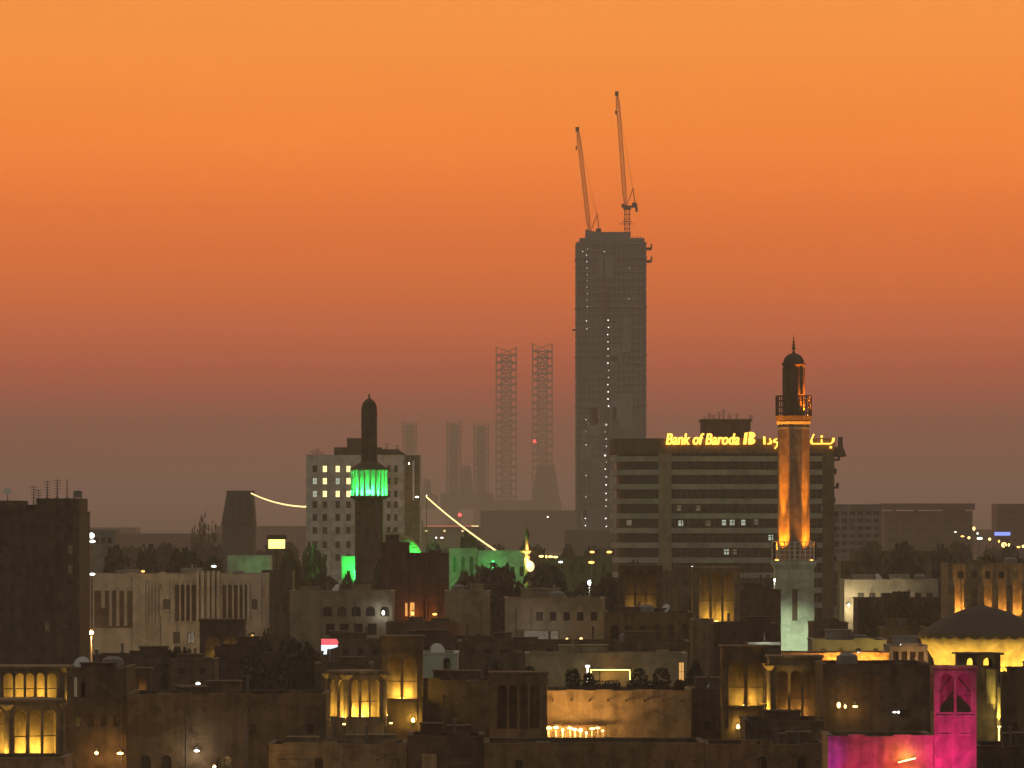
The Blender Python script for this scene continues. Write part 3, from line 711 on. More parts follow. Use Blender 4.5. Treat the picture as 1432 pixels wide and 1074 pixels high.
pp = MB().box(b_(984),b_(1052),-6,6,Z(613,D),Z(588,D))
MB().box(b_(982),b_(1054),-6.5,6.5,Z(588,D),Z(585,D)).build('plant_roof', 'dark', bank)
pp.build('plant_room', 'dark', bank)
# lettering
def text_mesh(txt, height, shear, bold):
    cu = bpy.data.curves.new('lettering', 'FONT'); cu.body = txt; cu.size = 1; cu.shear = shear; cu.offset = bold; cu.extrude = .06
    o = bpy.data.objects.new('lettering_source', cu); C.objects.link(o)
    bpy.context.view_layer.update()
    me = bpy.data.meshes.new_from_object(o.evaluated_get(bpy.context.evaluated_depsgraph_get()))
    bpy.data.objects.remove(o); bpy.data.curves.remove(cu)
    xs_ = [v.co.x for v in me.vertices]; ys_ = [v.co.y for v in me.vertices]
    return me, min(xs_), max(xs_), min(ys_), max(ys_)
me, xa, xb, ya, yb = text_mesh('Bank of Baroda', 1, .20, .010)
sw = (b_(1033)-b_(931))/(xb-xa); sh = (Z(606,D)-Z(622,D))/(yb-ya)
for v in me.vertices: v.co = Vector(((v.co.x-xa)*sw, -v.co.z*4, (v.co.y-ya)*sh))
me.materials.append(M['sign_yel'])
bmt = bmesh.new(); bmt.from_mesh(me); me2 = me.copy()
for v in me2.vertices: v.co.x += .16; v.co.y -= .02
bmt.from_mesh(me2); bmt.to_mesh(me); bmt.free()
sg = obj('sign_lettering', me, bank, (b_(931),-14.75,Z(622,D)))
lg = MB()                       # the emblem: a slanted double lobe with rays
def lp(px, py): return (b_(px), Z(py,D))
lg.face_prism([lp(1041,605.5),lp(1045.5,604.5),lp(1043.5,621.5),lp(1039,621.5)],-14.9,-14.6)
for cx_, cy_, r_, y2 in ((1050.5,608.6,5.6,4.4),(1049.5,617.0,6.4,4.6)):
    lg.face_prism([lp(cx_-3.5,cy_-y2)]+[lp(cx_+r_*math.cos(R(90-a*18)),cy_-y2*math.sin(R(90-a*18))) for a in range(11)]+[lp(cx_-3.5,cy_+y2)],-14.9,-14.6)
lg.build('sign_emblem', 'sign_yel', bank)
ar = MB()
def stroke(pts, w=3.3):
    for p, q in zip(pts[:-1], pts[1:]): ar.bar((b_(p[0]),-14.75,Z(p[1],D)),(b_(q[0]),-14.75,Z(q[1],D)),w*s,.3)
stroke([(1165.5,612.5),(1164.5,618),(1161,620.6),(1151,620.6)]); stroke([(1151,620.6),(1135,620.6),(1134,616),(1138,607)]); stroke([(1149,620),(1148.6,614.5)],2.2)
ar.box(b_(1147.3),b_(1150.3),-14.9,-14.6,Z(612,D),Z(609,D)); ar.box(b_(1160),b_(1163),-14.9,-14.6,Z(627,D),Z(624,D))
stroke([(1126,606),(1126,621)]); stroke([(1122,615),(1117,612.5),(1116,617),(1120,618.5),(1120.5,622),(1116,627)]); stroke([(1112,613),(1107.5,613),(1108,617),(1112,616.5),(1111.5,620.5),(1098,620.5),(1098,614)])
stroke([(1094.5,613),(1094,620.5),(1089,625)]); stroke([(1086.5,613.5),(1082.5,615),(1083,618.5),(1087,618),(1087.5,622),(1083,627.5)]); stroke([(1076,613),(1078,617),(1077.5,620.6),(1073,620.6)]); stroke([(1068.5,610.5),(1069,621.5)],3)
ar.build('sign_script', 'sign_yel', bank)
for px, y in ((986,583),(992,577),(998,580),(1006,576),(1012,572),(1020,579),(1030,578),(1050,580)):
    antenna(px, y, D+14, Z(585,D)+.01 if 983<px<1053 else Z(613,D)+.01, 'antenna on the bank roof, %s' % {986:'at the left end of the plant room',992:'second from the left end of the plant room',998:'third from the left, short and bushy',1006:'just left of the tallest one',1012:'the tallest in the middle',1020:'just right of the tallest one',1030:'right of centre, standing apart',1050:'alone at the right end'}[px], 6, 0, .7)

# other far blocks on the right
def slab_block(label, px0, px1, ytop, D, depth, m, nfl, ylo, frm='steel'):
    rows = []; st = (ylo-ytop-6)/nfl
    for i in range(nfl): rows.append((ytop+6+i*st+st*.25, ytop+6+i*st+st*.8, cols(px0+2, px1-2, 6, (px1-px0)/8.2), False))
    return house('office_block', label, 'office block', px0, px1, ytop, D, depth, m, rows, frame=frm)
slab_block('grey mid rise block just right of the bank with faint pale floors', 1162, 1233, 706, 1430, 18, 'grey', 6, 775)
D = 2200; r_ = slab_block('broad grey block with an overhanging flat roof slab', 1237, 1360, 715, D, 24, 'hull', 4, 775)
sl = MB().box(-(64)*S(D),(64)*S(D),-15,15,Z(713,D),Z(704,D)).build('roof_slab', 'hull', r_)
MB().box(-20*S(D),-14*S(D),-13,-10,Z(718,D)+.2,Z(713,D)).box(26*S(D),52*S(D),-10,10,Z(718,D)+.2,Z(713,D)).box(-50*S(D),-46*S(D),-13,-10,Z(718,D)+.2,Z(713,D)).build('roof_support', 'hull', r_)
slab_block('hazy grey block at the right edge of the skyline', 1394, 1452, 705, 2300, 25, 'hull', 5, 760)
# coloured lights of the fairground
D = 1380
bb = thing('lit_billboard', 'blue lit billboard among coloured lights at right', 'billboard', (X(1402,D),D,0))
MB().box(-2.3,2.2,-.2,.2,Z(749,D),Z(744,D)).build('panel', 'blue', bb); MB().box(-.2,.2,.22,.5,0,Z(745,D)).box(-2.4,2.3,.22,.35,Z(750,D),Z(743,D)).build('frame', 'steel', bb)
for px, y, m, r, lab in ((1362,739,'lamp_warm',.55,'tallest warm lamp of the fairground'),(1336,744,'lamp_faint',.3,'small pale lamp leftmost in the fairground'),(1346,750,'lamp_orange',.4,'orange lamp second from left in the fairground'),(1355,752,'lamp_warm',.5,'warm lamp third from left in the fairground'),
    (1367,746,'lamp_white',.4,'white lamp right below the tallest fairground lamp'),(1370,753,'lamp_white',.6,'bright white lamp in the middle of the fairground'),(1384,754,'lamp_warm',.5,'warm lamp left of the billboard foot'),(1397,757,'lamp_orange',.4,'orange lamp under the blue billboard'),(1404,762,'lamp_warm',.8,'largest warm lamp below the blue billboard'),
    (1411,762,'lamp_warm',.45,'small warm lamp beside the largest one'),(1424,765,'lamp_orange',.6,'orange lamp near the right edge'),(1431,764,'lamp_warm',.6,'warm lamp at the very right edge')):
    lamp(px, y, D, lab, m, r, group='coloured lamps of the fairground')

# ------------------------------------------------------------------ the white minaret
D = 800; s = S(D); c = 1111.5
mn = thing('white_minaret', 'tall pale minaret glowing orange along its shaft, in front of the bank', 'minaret', (X(c,D), D+3.3, 0))
def zz(y): return Z(y,D)
w = 26.8*s
MB().prism([(-w*1.05,-w*1.05),(w*1.05,-w*1.05),(w*1.05,w*1.05),(-w*1.05,w*1.05)],0,zz(797),[(-w,-w),(w,-w),(w,w),(-w,w)]).build('base', 'green_white', mn)
pn = MB()
for a, b in ((-.8,-.3),(.3,.8)): pn.box(a*w-.12,a*w+.12,-w*1.05-.0,-w+.02,zz(868),zz(810)).box(b*w-.12,b*w+.12,-w*1.05,-w+.02,zz(868),zz(810)).box(a*w+.12,b*w-.12,-w*1.05,-w+.02,zz(812),zz(810))
pn.build('panel_moulding', 'green_white', mn)
nf_ = MB().box(-.62,-.45,-w*1.05-.1,-w*1.0,zz(868),zz(824)).box(.45,.62,-w*1.05-.1,-w,zz(868),zz(824)).box(-.62,.62,-w*1.05-.1,-w,zz(824),zz(822)).box(-.75,.75,-w*1.05-.3,-w,zz(870),zz(868)); nf_.build('window', 'green_white', mn)
MB().box(-.45,.45,-w*1.05-.03,-w*1.02,zz(868),zz(824)).build('window_grille', 'dark', mn)
MB().prism([(-w,-w),(w,-w),(w,w),(-w,w)],zz(797),zz(790),[(-w*1.09,-w*1.09),(w*1.09,-w*1.09),(w*1.09,w*1.09),(-w*1.09,w*1.09)]).box(-w*1.13,w*1.13,-w*1.13,w*1.13,zz(790),zz(784)).build('cornice', 'green_white', mn)
rl_ = MB(); q = w*1.09
for y in (782,776,770,764,758):
    z = zz(y)
    for u, v in (((-q,-q),(q,-q)),((q,-q),(q,q)),((q,q),(-q,q)),((-q,q),(-q,-q))): rl_.bar((*u,z),(*v,z),.13)
for i in range(9):
    t = -q+2*q*i/8
    for u in ((t,-q),(t,q),(-q,t),(q,t)): rl_.bar((*u,zz(784)),(*u,zz(757.5)),.15 if i%4 else .3)
rl_.build('lower_railing', 'white', mn)
def octo(r, rot=R(22.5+4)): return [(r/math.cos(R(22.5))*math.cos(rot+i*math.pi/4), r/math.cos(R(22.5))*math.sin(rot+i*math.pi/4)) for i in range(8)]
r1 = 21.5*s
MB().prism(octo(r1*.99),zz(784),zz(593)).build('shaft', 'tan', mn)
MB().prism(octo(r1*1.02),zz(593),zz(589),octo(r1*1.08)).prism(octo(r1*1.02),zz(600),zz(597)).build('shaft_cornice', 'pale', mn)
MB().prism(octo(r1*1.06),zz(589),zz(581),octo(r1*1.18)).build('balcony', 'brown', mn)
ub = MB(); o8 = octo(r1*1.08)
for y in (577,569,560,553):
    for i in range(8): ub.bar((*o8[i],zz(y)),(*o8[(i+1)%8],zz(y)),.15)
for i in range(8):
    for k in range(4):
        p = Vector(o8[i]).lerp(Vector(o8[(i+1)%8]),k/4); ub.bar((p.x,p.y,zz(581)),(p.x,p.y,zz(552.5)),.16 if k else .3)
ub.build('upper_railing', 'brown', mn)
r2 = 14.6*s
MB().lathe([(r2*1.1,zz(581)),(r2*1.05,zz(560)),(r2,zz(552)),(r2*.98,zz(513)),(r2*1.02,zz(511))],16).build('upper_shaft', 'brown', mn)
MB().lathe([(r2*1.05,zz(511)),(r2*1.16,zz(509)),(r2*1.16,zz(507)),(r2,zz(506.5))],20).build('dome_cornice', 'brown', mn)
MB().lathe([(r2*math.cos(R(a)), zz(506.5)+13.5*s*math.sin(R(a))) for a in range(0,86,8)]+[(.15,zz(490)),(.1,zz(487))],20).build('dome', 'dark', mn)
fn = MB().lathe([(.14,zz(490)),(.08,zz(470))],8)
for y, r in ((486,.34),(481.5,.28),(477.5,.22)): fn.ball((0,0,zz(y)),r,10,6)
fn.lathe([(.04,zz(472)),(.04,zz(467))],6)
fn.build('finial', 'gold', mn)
for i in range(8):
    a = R(22.5+22.5+4+45*i); MB().bar((math.cos(a)*r2*1.0,math.sin(a)*r2*1.0,zz(551)),(math.cos(a)*r2*1.0,math.sin(a)*r2*1.0,zz(513)),.28).build('rib', 'brown', mn)
for sx_, e in ((-1,1.0),(1,.75)):
    for sy_ in (-1,1):
        x, y = sx_*q*.82, sy_*q*.82
        MB().box(x-.18,x+.18,y-.18,y+.18,zz(784),zz(784)+.22).build('floodlight', 'lamp_orange', mn)
        light('SPOT', mn, (x,y,zz(784)+.4), 17000*e, (1,.30,.014), .12, (-sx_*.15,-sy_*.15,1), 62, .9); light('SPOT', mn, (x,y,zz(784)+.45), 150000*e, (1,.30,.014), .12, (-sx_*.062,-sy_*.062,1), 15, 1)
MB().box(r1*.86-.1,r1*.86+.1,-r1*.42-.1,-r1*.42+.1,zz(581),zz(581)+.2).build('floodlight', 'lamp_orange', mn)
light('SPOT', mn, (r1*.86,-r1*.42,zz(581)+.3), 20000, ORA, .1, (-.16,.07,1), 75, .8)
# cool light on the base: a flood lamp on a mast in the street before it
fl = thing('flood_lamp', 'flood lamp mast hidden behind roofs, shining on the pale minaret base', 'flood lamp', (X(1118,770),770,0))
MB().lathe([(.14,0),(.1,5.9)],8).build('mast', 'steel', fl); MB().box(-.4,.4,-.1,.25,5.9,6.4).build('lamp_head', 'steel', fl)
light('SPOT', fl, (0,.6,6.2), 34000, (.84,1,.68), .25, (0,30,-.3), 36, .9)

# ------------------------------------------------------------------ the green lit minaret and its mosque
D = 860; s = S(D); c = 515.5
gm_ = thing('green_minaret', 'dark minaret with a round gallery lit bright green and a bullet shaped top', 'minaret', (X(c,D), D+3.5, 0))
MB().prism([(-19.5*s,-19.5*s),(19.5*s,-19.5*s),(19.5*s,19.5*s),(-19.5*s,19.5*s)],0,zz(0) if False else Z(700,D)).build('shaft', 'brown', gm_)
MB().prism(octo(18*s),Z(700,D),Z(696,D),octo(26*s)).prism(octo(26.5*s),Z(696,D),Z(693,D)).build('gallery_floor', 'brown', gm_)
MB().lathe([(17*s,Z(693,D)),(17*s,Z(657,D))],16).build('gallery_core', 'white', gm_)
cm = None
for i in range(20):
    a = 2*math.pi*i/20+.08; p = (24.6*s*math.cos(a),24.6*s*math.sin(a),0)
    if cm is None:
        o = MB().lathe([(.26,Z(693,D)),(.20,Z(691,D)),(.20,Z(662,D)),(.34,Z(657,D))],8).build('gallery_column', 'white', gm_, p); cm = o.data
    else: obj('gallery_column', cm, gm_, p)
rg = MB(); n_ = 40
for k in range(n_):
    a = 2*math.pi*k/n_; b = 2*math.pi*(k+1)/n_; r = 25.6*s
    rg.bar((r*math.cos(a),r*math.sin(a),Z(684,D)),(r*math.cos(b),r*math.sin(b),Z(684,D)),.14).bar((r*math.cos(a),r*math.sin(a),Z(693,D)),(r*math.cos(a),r*math.sin(a),Z(684,D)),.10)
rg.build('railing', 'white', gm_)
MB().lathe([(26.5*s,Z(657,D)),(27*s,Z(655,D)),(20*s,Z(651,D)),(12.5*s,Z(646,D))],20).build('gallery_roof', 'dark', gm_)
MB().lathe([(11.5*s,Z(646,D)),(11*s,Z(600,D)),(11.2*s,Z(575,D)),(10.6*s,Z(568,D)),(8.5*s,Z(562,D)),(4.5*s,Z(558,D)),(.2,Z(556.5,D)),(.12,Z(550,D))],18).build('top_shaft', 'dark', gm_)
for i in range(8):
    a = 2*math.pi*(i+.3)/8; x, y = 21.6*s*math.cos(a), 21.6*s*math.sin(a)
    MB().box(x-.16,x+.16,y-.16,y+.16,Z(693,D),Z(693,D)+.25).build('green_floodlight', 'lamp_green', gm_)
    light('POINT', gm_, (x,y,Z(693,D)+.6), 1250, GRN, .15)
MB().ball((0,-25*s,Z(688,D)),.45,10,6).build('green_globe', 'lamp_green', gm_)
hl = house('mosque_hall', 'plain hall wall washed bright green at the foot of the green minaret', 'mosque', 478, 500, 779, 885, 12, 'green_white', coping=True)
light('POINT', hl, (1.0,-8.2,Z(797,885)), 1500, GRN, .3); MB().box(.8,1.2,-8.4,-8.0,Z(799,885),Z(798,885)).bar((1,-8.2,0),(1,-8.2,Z(799,885)),.16).build('green_floodlight', 'lamp_green', hl)
D = 890; s = S(D)
dm_ = thing('mosque_dome', 'ribbed dome catching green light right of the green minaret', 'dome', (X(549,D), D+6, 0))
MB().lathe([(42*s,0),(42*s,Z(788,D))],24).build('drum', 'green_white', dm_)
MB().lathe([(42*s*math.cos(R(a)),Z(788,D)+44*s*math.sin(R(a))) for a in range(0,88,6)]+[(.15,Z(743,D)),(.08,Z(739,D))],24).build('shell', 'tan', dm_)
for k, (x, y, e) in enumerate(((50*s,-5,15000),(24*s,-7.5,500))):
    MB().box(x-.2,x+.2,y-.2,y+.2,Z(792,D),Z(790,D)).bar((x,y,0),(x,y,Z(792,D)),.16).build('green_floodlight', 'lamp_green', dm_); light('POINT', dm_, (x,y,Z(789,D)+.5), e, GRN, .3)
gw = house('walled_hall', 'low hall wall with a dim green wash left of the yellow sign', 'hall', 318, 378, 778, 930, 8, 'green_white')
light('SPOT', gw, (1.5,-12,12), 700, (.3,1,.35), .4, (0,8,9), 60, 1); MB().lathe([(.12,0),(.1,11.6)],8,1.5,-12).box(1.2,1.8,-12.3,-11.8,11.6,11.9).build('green_floodlight', 'lamp_green', gw)
gh = house('mosque_hall', 'pale greenish mosque hall right of the slanting light string', 'mosque', 628, 667, 768, 950, 12, 'green_white', [(778,800,cols(630,665,3,5),True,'glass')])
light('SPOT', gh, (0,-22,10), 110, (.7,1,.6), .4, (0,8,11), 70, 1); MB().lathe([(.12,0),(.1,9.6)],8,0,-22).box(-.3,.3,-22.3,-21.8,9.6,9.9).build('green_floodlight', 'lamp_green', gh)
gh2 = house('mosque_wing', 'long low mosque wing with a bright green stripe of wall', 'mosque', 668, 740, 771, 948, 10, 'green_white', [(792,806,cols(672,736,5,6),True,'glass')])
light('POINT', gh2, (-2,-7,Z(785,948)), 16, (.15,1,.25), .4); MB().bar((-2,-7,0),(-2,-7,Z(786,948)),.16).box(-2.2,-1.8,-7.2,-6.8,Z(786,948),Z(786,948)+.2).build('green_floodlight', 'lamp_green', gh2)
house('walled_hall', 'low dim hall behind the row of four small lamps', 'hall', 742, 856, 779, 960, 10, 'brown', [(790,802,cols(746,852,7,6),False,'glass')])
# little ornate minaret with a lamp lit ring
D = 900; s = S(D); c = 737
lm = thing('small_minaret', 'small slim minaret with a lit ring balcony and dark onion top', 'minaret', (X(c,D), D, 0))
MB().lathe([(4.5*s,0),(4.2*s,Z(780,D)),(2.2*s,Z(776,D)),(2.0*s,Z(772,D))],10).build('shaft', 'tan', lm)
MB().lathe([(2.5*s,Z(775,D)),(10*s,Z(770.5,D)),(10*s,Z(769.5,D)),(2.2*s,Z(769.3,D))],16).build('ring_balcony', 'tan', lm)
MB().lathe([(2.8*s,Z(769,D)),(2.4*s,Z(757,D)),(3.1*s,Z(755,D))],10).build('lantern_stage', 'tan', lm)
MB().lathe([(2.6*s,Z(755,D)),(3.8*s,Z(749,D)),(2.6*s,Z(743,D)),(.5*s,Z(739,D)),(.3*s,Z(735,D))],12).build('onion_top', 'dark', lm)
MB().ball((4.5*s,-5*s,Z(792,D)),.75,12,8,1.3).build('lantern', 'win_warm', lm); MB().bar((0,0,Z(788,D)),(4.5*s,-5*s,Z(786,D)),.12).build('bracket', 'steel', lm)
light('POINT', lm, (0,-11*s,Z(782,D)), 1700, WARM, .2); light('POINT', lm, (0,-6*s,Z(766,D)), 260, WARM, .2)

# ------------------------------------------------------------------ tall dark block at left, ornate block, middle rows
D = 640
rw_ = []
for y in (735, 762, 789, 816, 843, 870): rw_.append((y, y+13, cols(-55, 106, 10, 7), False, 'glass'))
ap = house('apartment_block', 'tall dark apartment block filling the left edge, cluttered with roof antennas', 'apartment block', -62, 111, 717, D, 16, 'dark', rw_, parapet=1.0, frame='steel')
sD = S(D); Ha = ap['h']
MB().box(-86*sD,3*sD,-7.9,3,Ha-1.0,Z(700,D)).build('stair_house', 'dark', ap); MB().box(26*sD,86*sD,-7.9,5,Ha-1.0,Z(697,D)).build('plant_room', 'dark', ap)
for px, y, lab in ((42,679,'antenna leftmost of the cluster on the dark block'),(49,684,'short antenna second in the cluster on the dark block'),(61,672,'tall broad antenna in the middle of the dark block roof'),(75,670,'tallest broad antenna on the dark block roof'),(89,670,'thin bare antenna rightmost on the dark block roof')):
    antenna(px, y, D, Ha-1.0 if px < 50 else Z(697,D), lab, 0 if px == 89 else 7, 5, .55)
dish(6, D, Z(700,D), 'satellite dish on the left stair house of the dark block', 4, .5); water_tank(39, D, Ha-1.0, 'water tank in the roof gap of the dark block', 6)
roof_unit(104, D, Z(697,D), 'air conditioner on the right end of the dark block roof', 5)
for px, y, m, r, lab in ((128,749,'lamp_white',.55,'upper of two stacked white lamps right of the dark block'),(129,757,'lamp_white',.42,'lower of two stacked white lamps right of the dark block'),(129,803,'lamp_white',.42,'white lamp level with the ornate block roof'),):
    lamp(px, y, 700, lab, m, r)
lamp(128, 885, 690, 'orange street lamp between dark block and ornate block', 'lamp_orange', .42, 9000, (1,.45,.12))
house('shop_block', 'small grey block with stacked white lamps in front', 'shop block', 120, 161, 742, 940, 10, 'grey', [(752,760,cols(130,158,3,6),False,'glass')])

D = 755
rows = [(884,900,[(242,252),(262,272),(300,312),(346,356)],False,'glass'),(838,852,[(228,238),(352,360)],False,'glass')]
ob = house('ornate_block', 'wide pale three storey block with tall thin fins and screened bays', 'civic building', 123, 370, 804, D, 15, 'pale', rows, parapet=1.2)
sD = S(D); c = 246.5
def o_(px): return (px-c)*sD
for a, b in ((142,147),(153,157),(163,167),(174,178)): MB().box(o_(a),o_(b),-8.1,-7.52,Z(875 if a>150 else 850,D),Z(826,D)).build('fin', 'pale', ob)
MB().box(o_(132),o_(186),-7.56,-7.51,Z(878,D),Z(826,D)).build('recess_panel', 'brown', ob)
MB().box(o_(186),o_(204),-8.0,-7.52,0,Z(806,D)).build('pier', 'pale', ob)
MB().box(o_(224),o_(228),-8.2,-7.52,Z(862,D),Z(822,D)).box(o_(240),o_(243),-8.2,-7.52,Z(872,D),Z(812,D)).build('fin', 'pale', ob)
for px in (206.5,211,215.5,220,252,259.5,267,318,326,334,341,348,364): MB().box(o_(px)-.13,o_(px)+.13,-8.15,-7.77,Z(870,D),Z(814,D)).build('fin', 'pale', ob)
for a, b in ((245,274),(311,345)):
    sc_ = MB().box(o_(a),o_(b),-7.60,-7.51,Z(868,D),Z(818,D))
    for i in range(9):
        x = o_(a)+(o_(b)-o_(a))*(i+.5)/9; sc_.box(x-.06,x+.06,-7.75,-7.61,Z(868,D),Z(818,D))
    for i in range(5):
        z = Z(868,D)+(Z(818,D)-Z(868,D))*(i+.5)/5; sc_.box(o_(a),o_(b),-7.70,-7.61,z-.08,z+.08)
    sc_.build('bay_screen', 'dark', ob)
for i, px in enumerate((277,284,292,299,306)): MB().box(o_(px)-.22,o_(px)+.22,-8.6,-7.52,Z(872,D),Z(798,D)).build('tall_fin', 'pale', ob)
lamp(200, 799, D-.6, 'small pink lamp on the ornate block roof edge', 'lamp_orange', .3, stem='wall', out=.6)
lamp(299, 792, 775, 'white street lamp behind the tall fins of the ornate block', 'lamp_white', .4)
lamp(352.5, 892, 735, 'warm street lamp before the right end of the ornate block', 'lamp_warm', .42, 2500, WARM)
fg = thing('flood_lamp', 'flood lamp on a mast washing the ornate block front', 'flood lamp', (X(205,700),700,0)); MB().lathe([(.12,0),(.1,8)],8).build('mast', 'steel', fg); MB().box(-.4,.4,-.1,.2,8,8.4).build('lamp_head', 'steel', fg)
light('SPOT', fg, (0,.5,8.3), 7000, (1,.86,.62), .3, (3,55,6), 62, 1)

house('dark_house', 'narrow dark house between the ornate block and the arched pale house', 'house', 366, 409, 799, 800, 9, 'dark', [(815,826,cols(370,405,3,6),False,'glass'),(845,856,cols(370,405,3,6),False,'glass')])
D = 655
rows = [(848,862,cols(448,548,5,13),True,'glass'),(872,888,cols(452,530,4,13),False,'glass')]
ah = house('arched_house', 'pale house with a row of five dark arches over square windows', 'house', 405, 549, 828, D, 12, 'olive', rows)
lamp(536, 857, D-.6, 'bluish white lamp on the arched pale house', 'lamp_white', .32, 60, (.8,.9,1), stem='wall', out=.6)
D = 600
D = 580
st = thing('shop_sign', 'small red and white light box sign near the arched house', 'sign', (X(461,D),D,0))
MB().face_prism([(-1.0,Z(902,D)),(.95,Z(902,D)),(1.05,Z(898,D)),(.8,Z(893.5,D)),(-1.0,Z(893.5,D))],-.2,.2).build('red_panel', 'redsign', st)
MB().face_prism([(-1.0,Z(915,D)),(-.35,Z(915,D)),(-.3,Z(907.5,D)),(.3,Z(907,D)),(.95,Z(904.5,D)),(.95,Z(902.1,D)),(-1.0,Z(902.1,D))],-.2,.2).build('white_panel', 'whitesign', st)
MB().box(-.1,.1,.22,.4,0,Z(895,D)).build('post', 'steel', st)
D = 700
h1 = house('red_block', 'dark red brown block with a lit amber doorway', 'block', 532, 571, 760, D, 10, 'red', [(843,862,[(566.5,570)],False,['win_amber'])])
h2 = house('red_block', 'lower dark red block with two small warm lamps', 'block', 571.5, 627, 775, D, 11, 'red', [(842,866,[(573,580),(592,600),(612,620)],True,['win_amber','glass','glass'])])
lamp(577, 858, D-.7, 'amber lamp in the doorway of the lower red block', 'lamp_orange', .3, 160, ORA, stem='wall', out=.7); lamp(608, 859, D-.7, 'small amber lamp right of the lit doorway', 'lamp_orange', .25, 120, ORA, stem='wall', out=.7)
lamp(612, 789, 720, 'pale lantern peeping above the lower red block', 'lamp_faint', .4); lamp(546, 790, 720, 'pale lantern in front of the green dome', 'lamp_faint', .3)
house('plain_house', 'plain blank pale house right of the dark red blocks', 'house', 622, 685, 828, 640, 9, 'olive', [(905,918,cols(628,680,3,7),False,'glass')])
lamp(682.5, 893, 628, 'amber lamp at the corner of the plain blank house', 'lamp_orange', .22, 250, ORA)
D = 605
ph = house('pale_house', 'pale flat house behind a bluish white canvas awning', 'house', 706, 846, 838, D, 11, 'olive', [(856,868,cols(745,840,5,9),False,'glass')])
aw = thing('awning', 'bluish white canvas awning in front of the pale flat house', 'awning', (X(757,D-3),D-1.6,0))
MB().prism([(-2.1,-1.4),(2.1,-1.4),(2.1,1.3),(-2.1,1.3)],Z(898,D),Z(897,D)).build('valance', 'white', aw)
MB().poly([(-2.1,-1.4,Z(897,D)+.02),(2.1,-1.4,Z(897,D)+.02),(2.1,1.35,Z(882,D)),(-2.1,1.35,Z(882,D))]).poly([(-2.1,-1.4,Z(897,D)-.03),(2.1,-1.4,Z(897,D)-.03),(2.1,1.35,Z(882,D)-.05),(-2.1,1.35,Z(882,D)-.05)]).build('canvas', 'white', aw)
MB().bar((-2,-1.3,0),(-2,-1.3,Z(898,D)),.1).bar((2,-1.3,0),(2,-1.3,Z(898,D)),.1).build('post', 'steel', aw)
light('SPOT', aw, (1.5,-9,9), 1500, (.7,.75,1), .3, (-1.5,8,3), 50, 1); MB().lathe([(.1,0),(.08,8.8)],8,1.5,-9).box(1.3,1.7,-9.2,-8.8,8.8,9.05).build('flood_lamp', 'lamp_white', aw)
for px, y, lab in ((793,895,'leftmost of three warm globes beside the white awning'),(812.5,894,'middle of three warm globes beside the white awning'),(834,897,'rightmost of three warm globes beside the white awning')):
    lamp(px, y, 597, lab, 'lamp_warm', .30, 120, WARM)
house('arcade_house', 'low brown house with a row of dark tall openings below the lit wind tower', 'house', 846, 969, 858, 560, 10, 'brown', [(874,898,cols(850,966,6,12),True,'glass')])
house('side_house', 'narrow pale house wall right below the golden wind tower', 'house', 968, 998, 868, 548, 6, 'tan')
house('dark_house', 'dark boxy house with white edged roof left of the white minaret base', 'house', 998, 1087, 874, 535, 9, 'red', [(884,893,cols(1005,1080,5,7),False,'glass')])
def pil_tower(label, px0, px1, ytop, ybot, D, n, e, m, yo):
    """wind tower whose blind bays are lit from their sill"""
    return wind_tower(label, (px0+px1)/2, px1-px0, ytop, ytop+7, ybot, D, n, m, lit=(YEL,e), sides=e*.4, pointed=False, cap=.14)
pil_tower('dark wind tower with three bays glowing amber at their foot, behind a tree', 866, 926, 790, 856, 640, 3, 330, 'brown', 0)
pil_tower('golden wind tower glowing from below, between the bank and the red roofed house', 969, 1035, 793, 869, 622, 3, 620, 'tan', 0)
wind_tower('small dark wind tower with one glowing twin arch before the ornate block', 310, 62, 866, 890, 922, 612, 2, 'dark', lit=(YEL,260))
# right middle
D = 725
pl = house('pale_terrace_house', 'pale house with a lit cream parapet band half hidden by trees', 'house', 1181, 1312, 812, D, 11, 'pale', [(829,842,cols(1196,1308,7,9),False,'glass'),(850,864,cols(1196,1308,7,9),False,'glass')])
lamp(1187, 846, D-1.4, 'warm lamp at the left corner of the pale terrace house', 'lamp_faint', .2, 500, (1,.85,.5), stem='wall', out=1.4)
fl2 = thing('flood_lamp', 'flood lamp on a mast aimed at the cream parapet band', 'flood lamp', (X(1225,700),700,0)); MB().lathe([(.12,0),(.1,13)],8).build('mast', 'steel', fl2); MB().box(-.4,.4,-.1,.2,13,13.4).build('lamp_head', 'steel', fl2)
light('SPOT', fl2, (0,.5,13.3), 6500, (1,.85,.5), .3, (0,25,4), 48, 1)
house('far_house', 'brown flat house above the pale terrace house', 'house', 1195, 1335, 772, 980, 14, 'brown', [(782,790,cols(1200,1330,8,7),False,'glass')])
D = 640
cb = house('colonnade_building', 'brown building with tall pilasters glowing amber behind the round pavilion', 'building', 1326, 1490, 790, D, 11, 'tan', [(799,809,cols(1334,1486,8,8),False,'glass')])
sD = S(D)
for i, px in enumerate((1330,1352,1371,1391,1411,1433,1455)): MB().box((px-1408)*sD-.42,(px-1408)*sD+.42,-6.2,-5.52,0,Z(818,D)).build('pilaster', 'tan', cb)
for i, (px, e) in enumerate(((1341,1500),(1381,1000),(1401,1000),(1422,900),(1444,700))):
    x = (px-1408)*sD; MB().box(x-.2,x+.2,-6.3,-6.1,Z(876,D),Z(876,D)+.2).bar((x,-6.2,0),(x,-6.2,Z(876,D)),.12).build('uplight', 'lamp_orange', cb); light('SPOT', cb, (x,-6.2,Z(875,D)+.2), e*2.6, (1,.46,.08), .1, (0,.16,1), 60, .8)
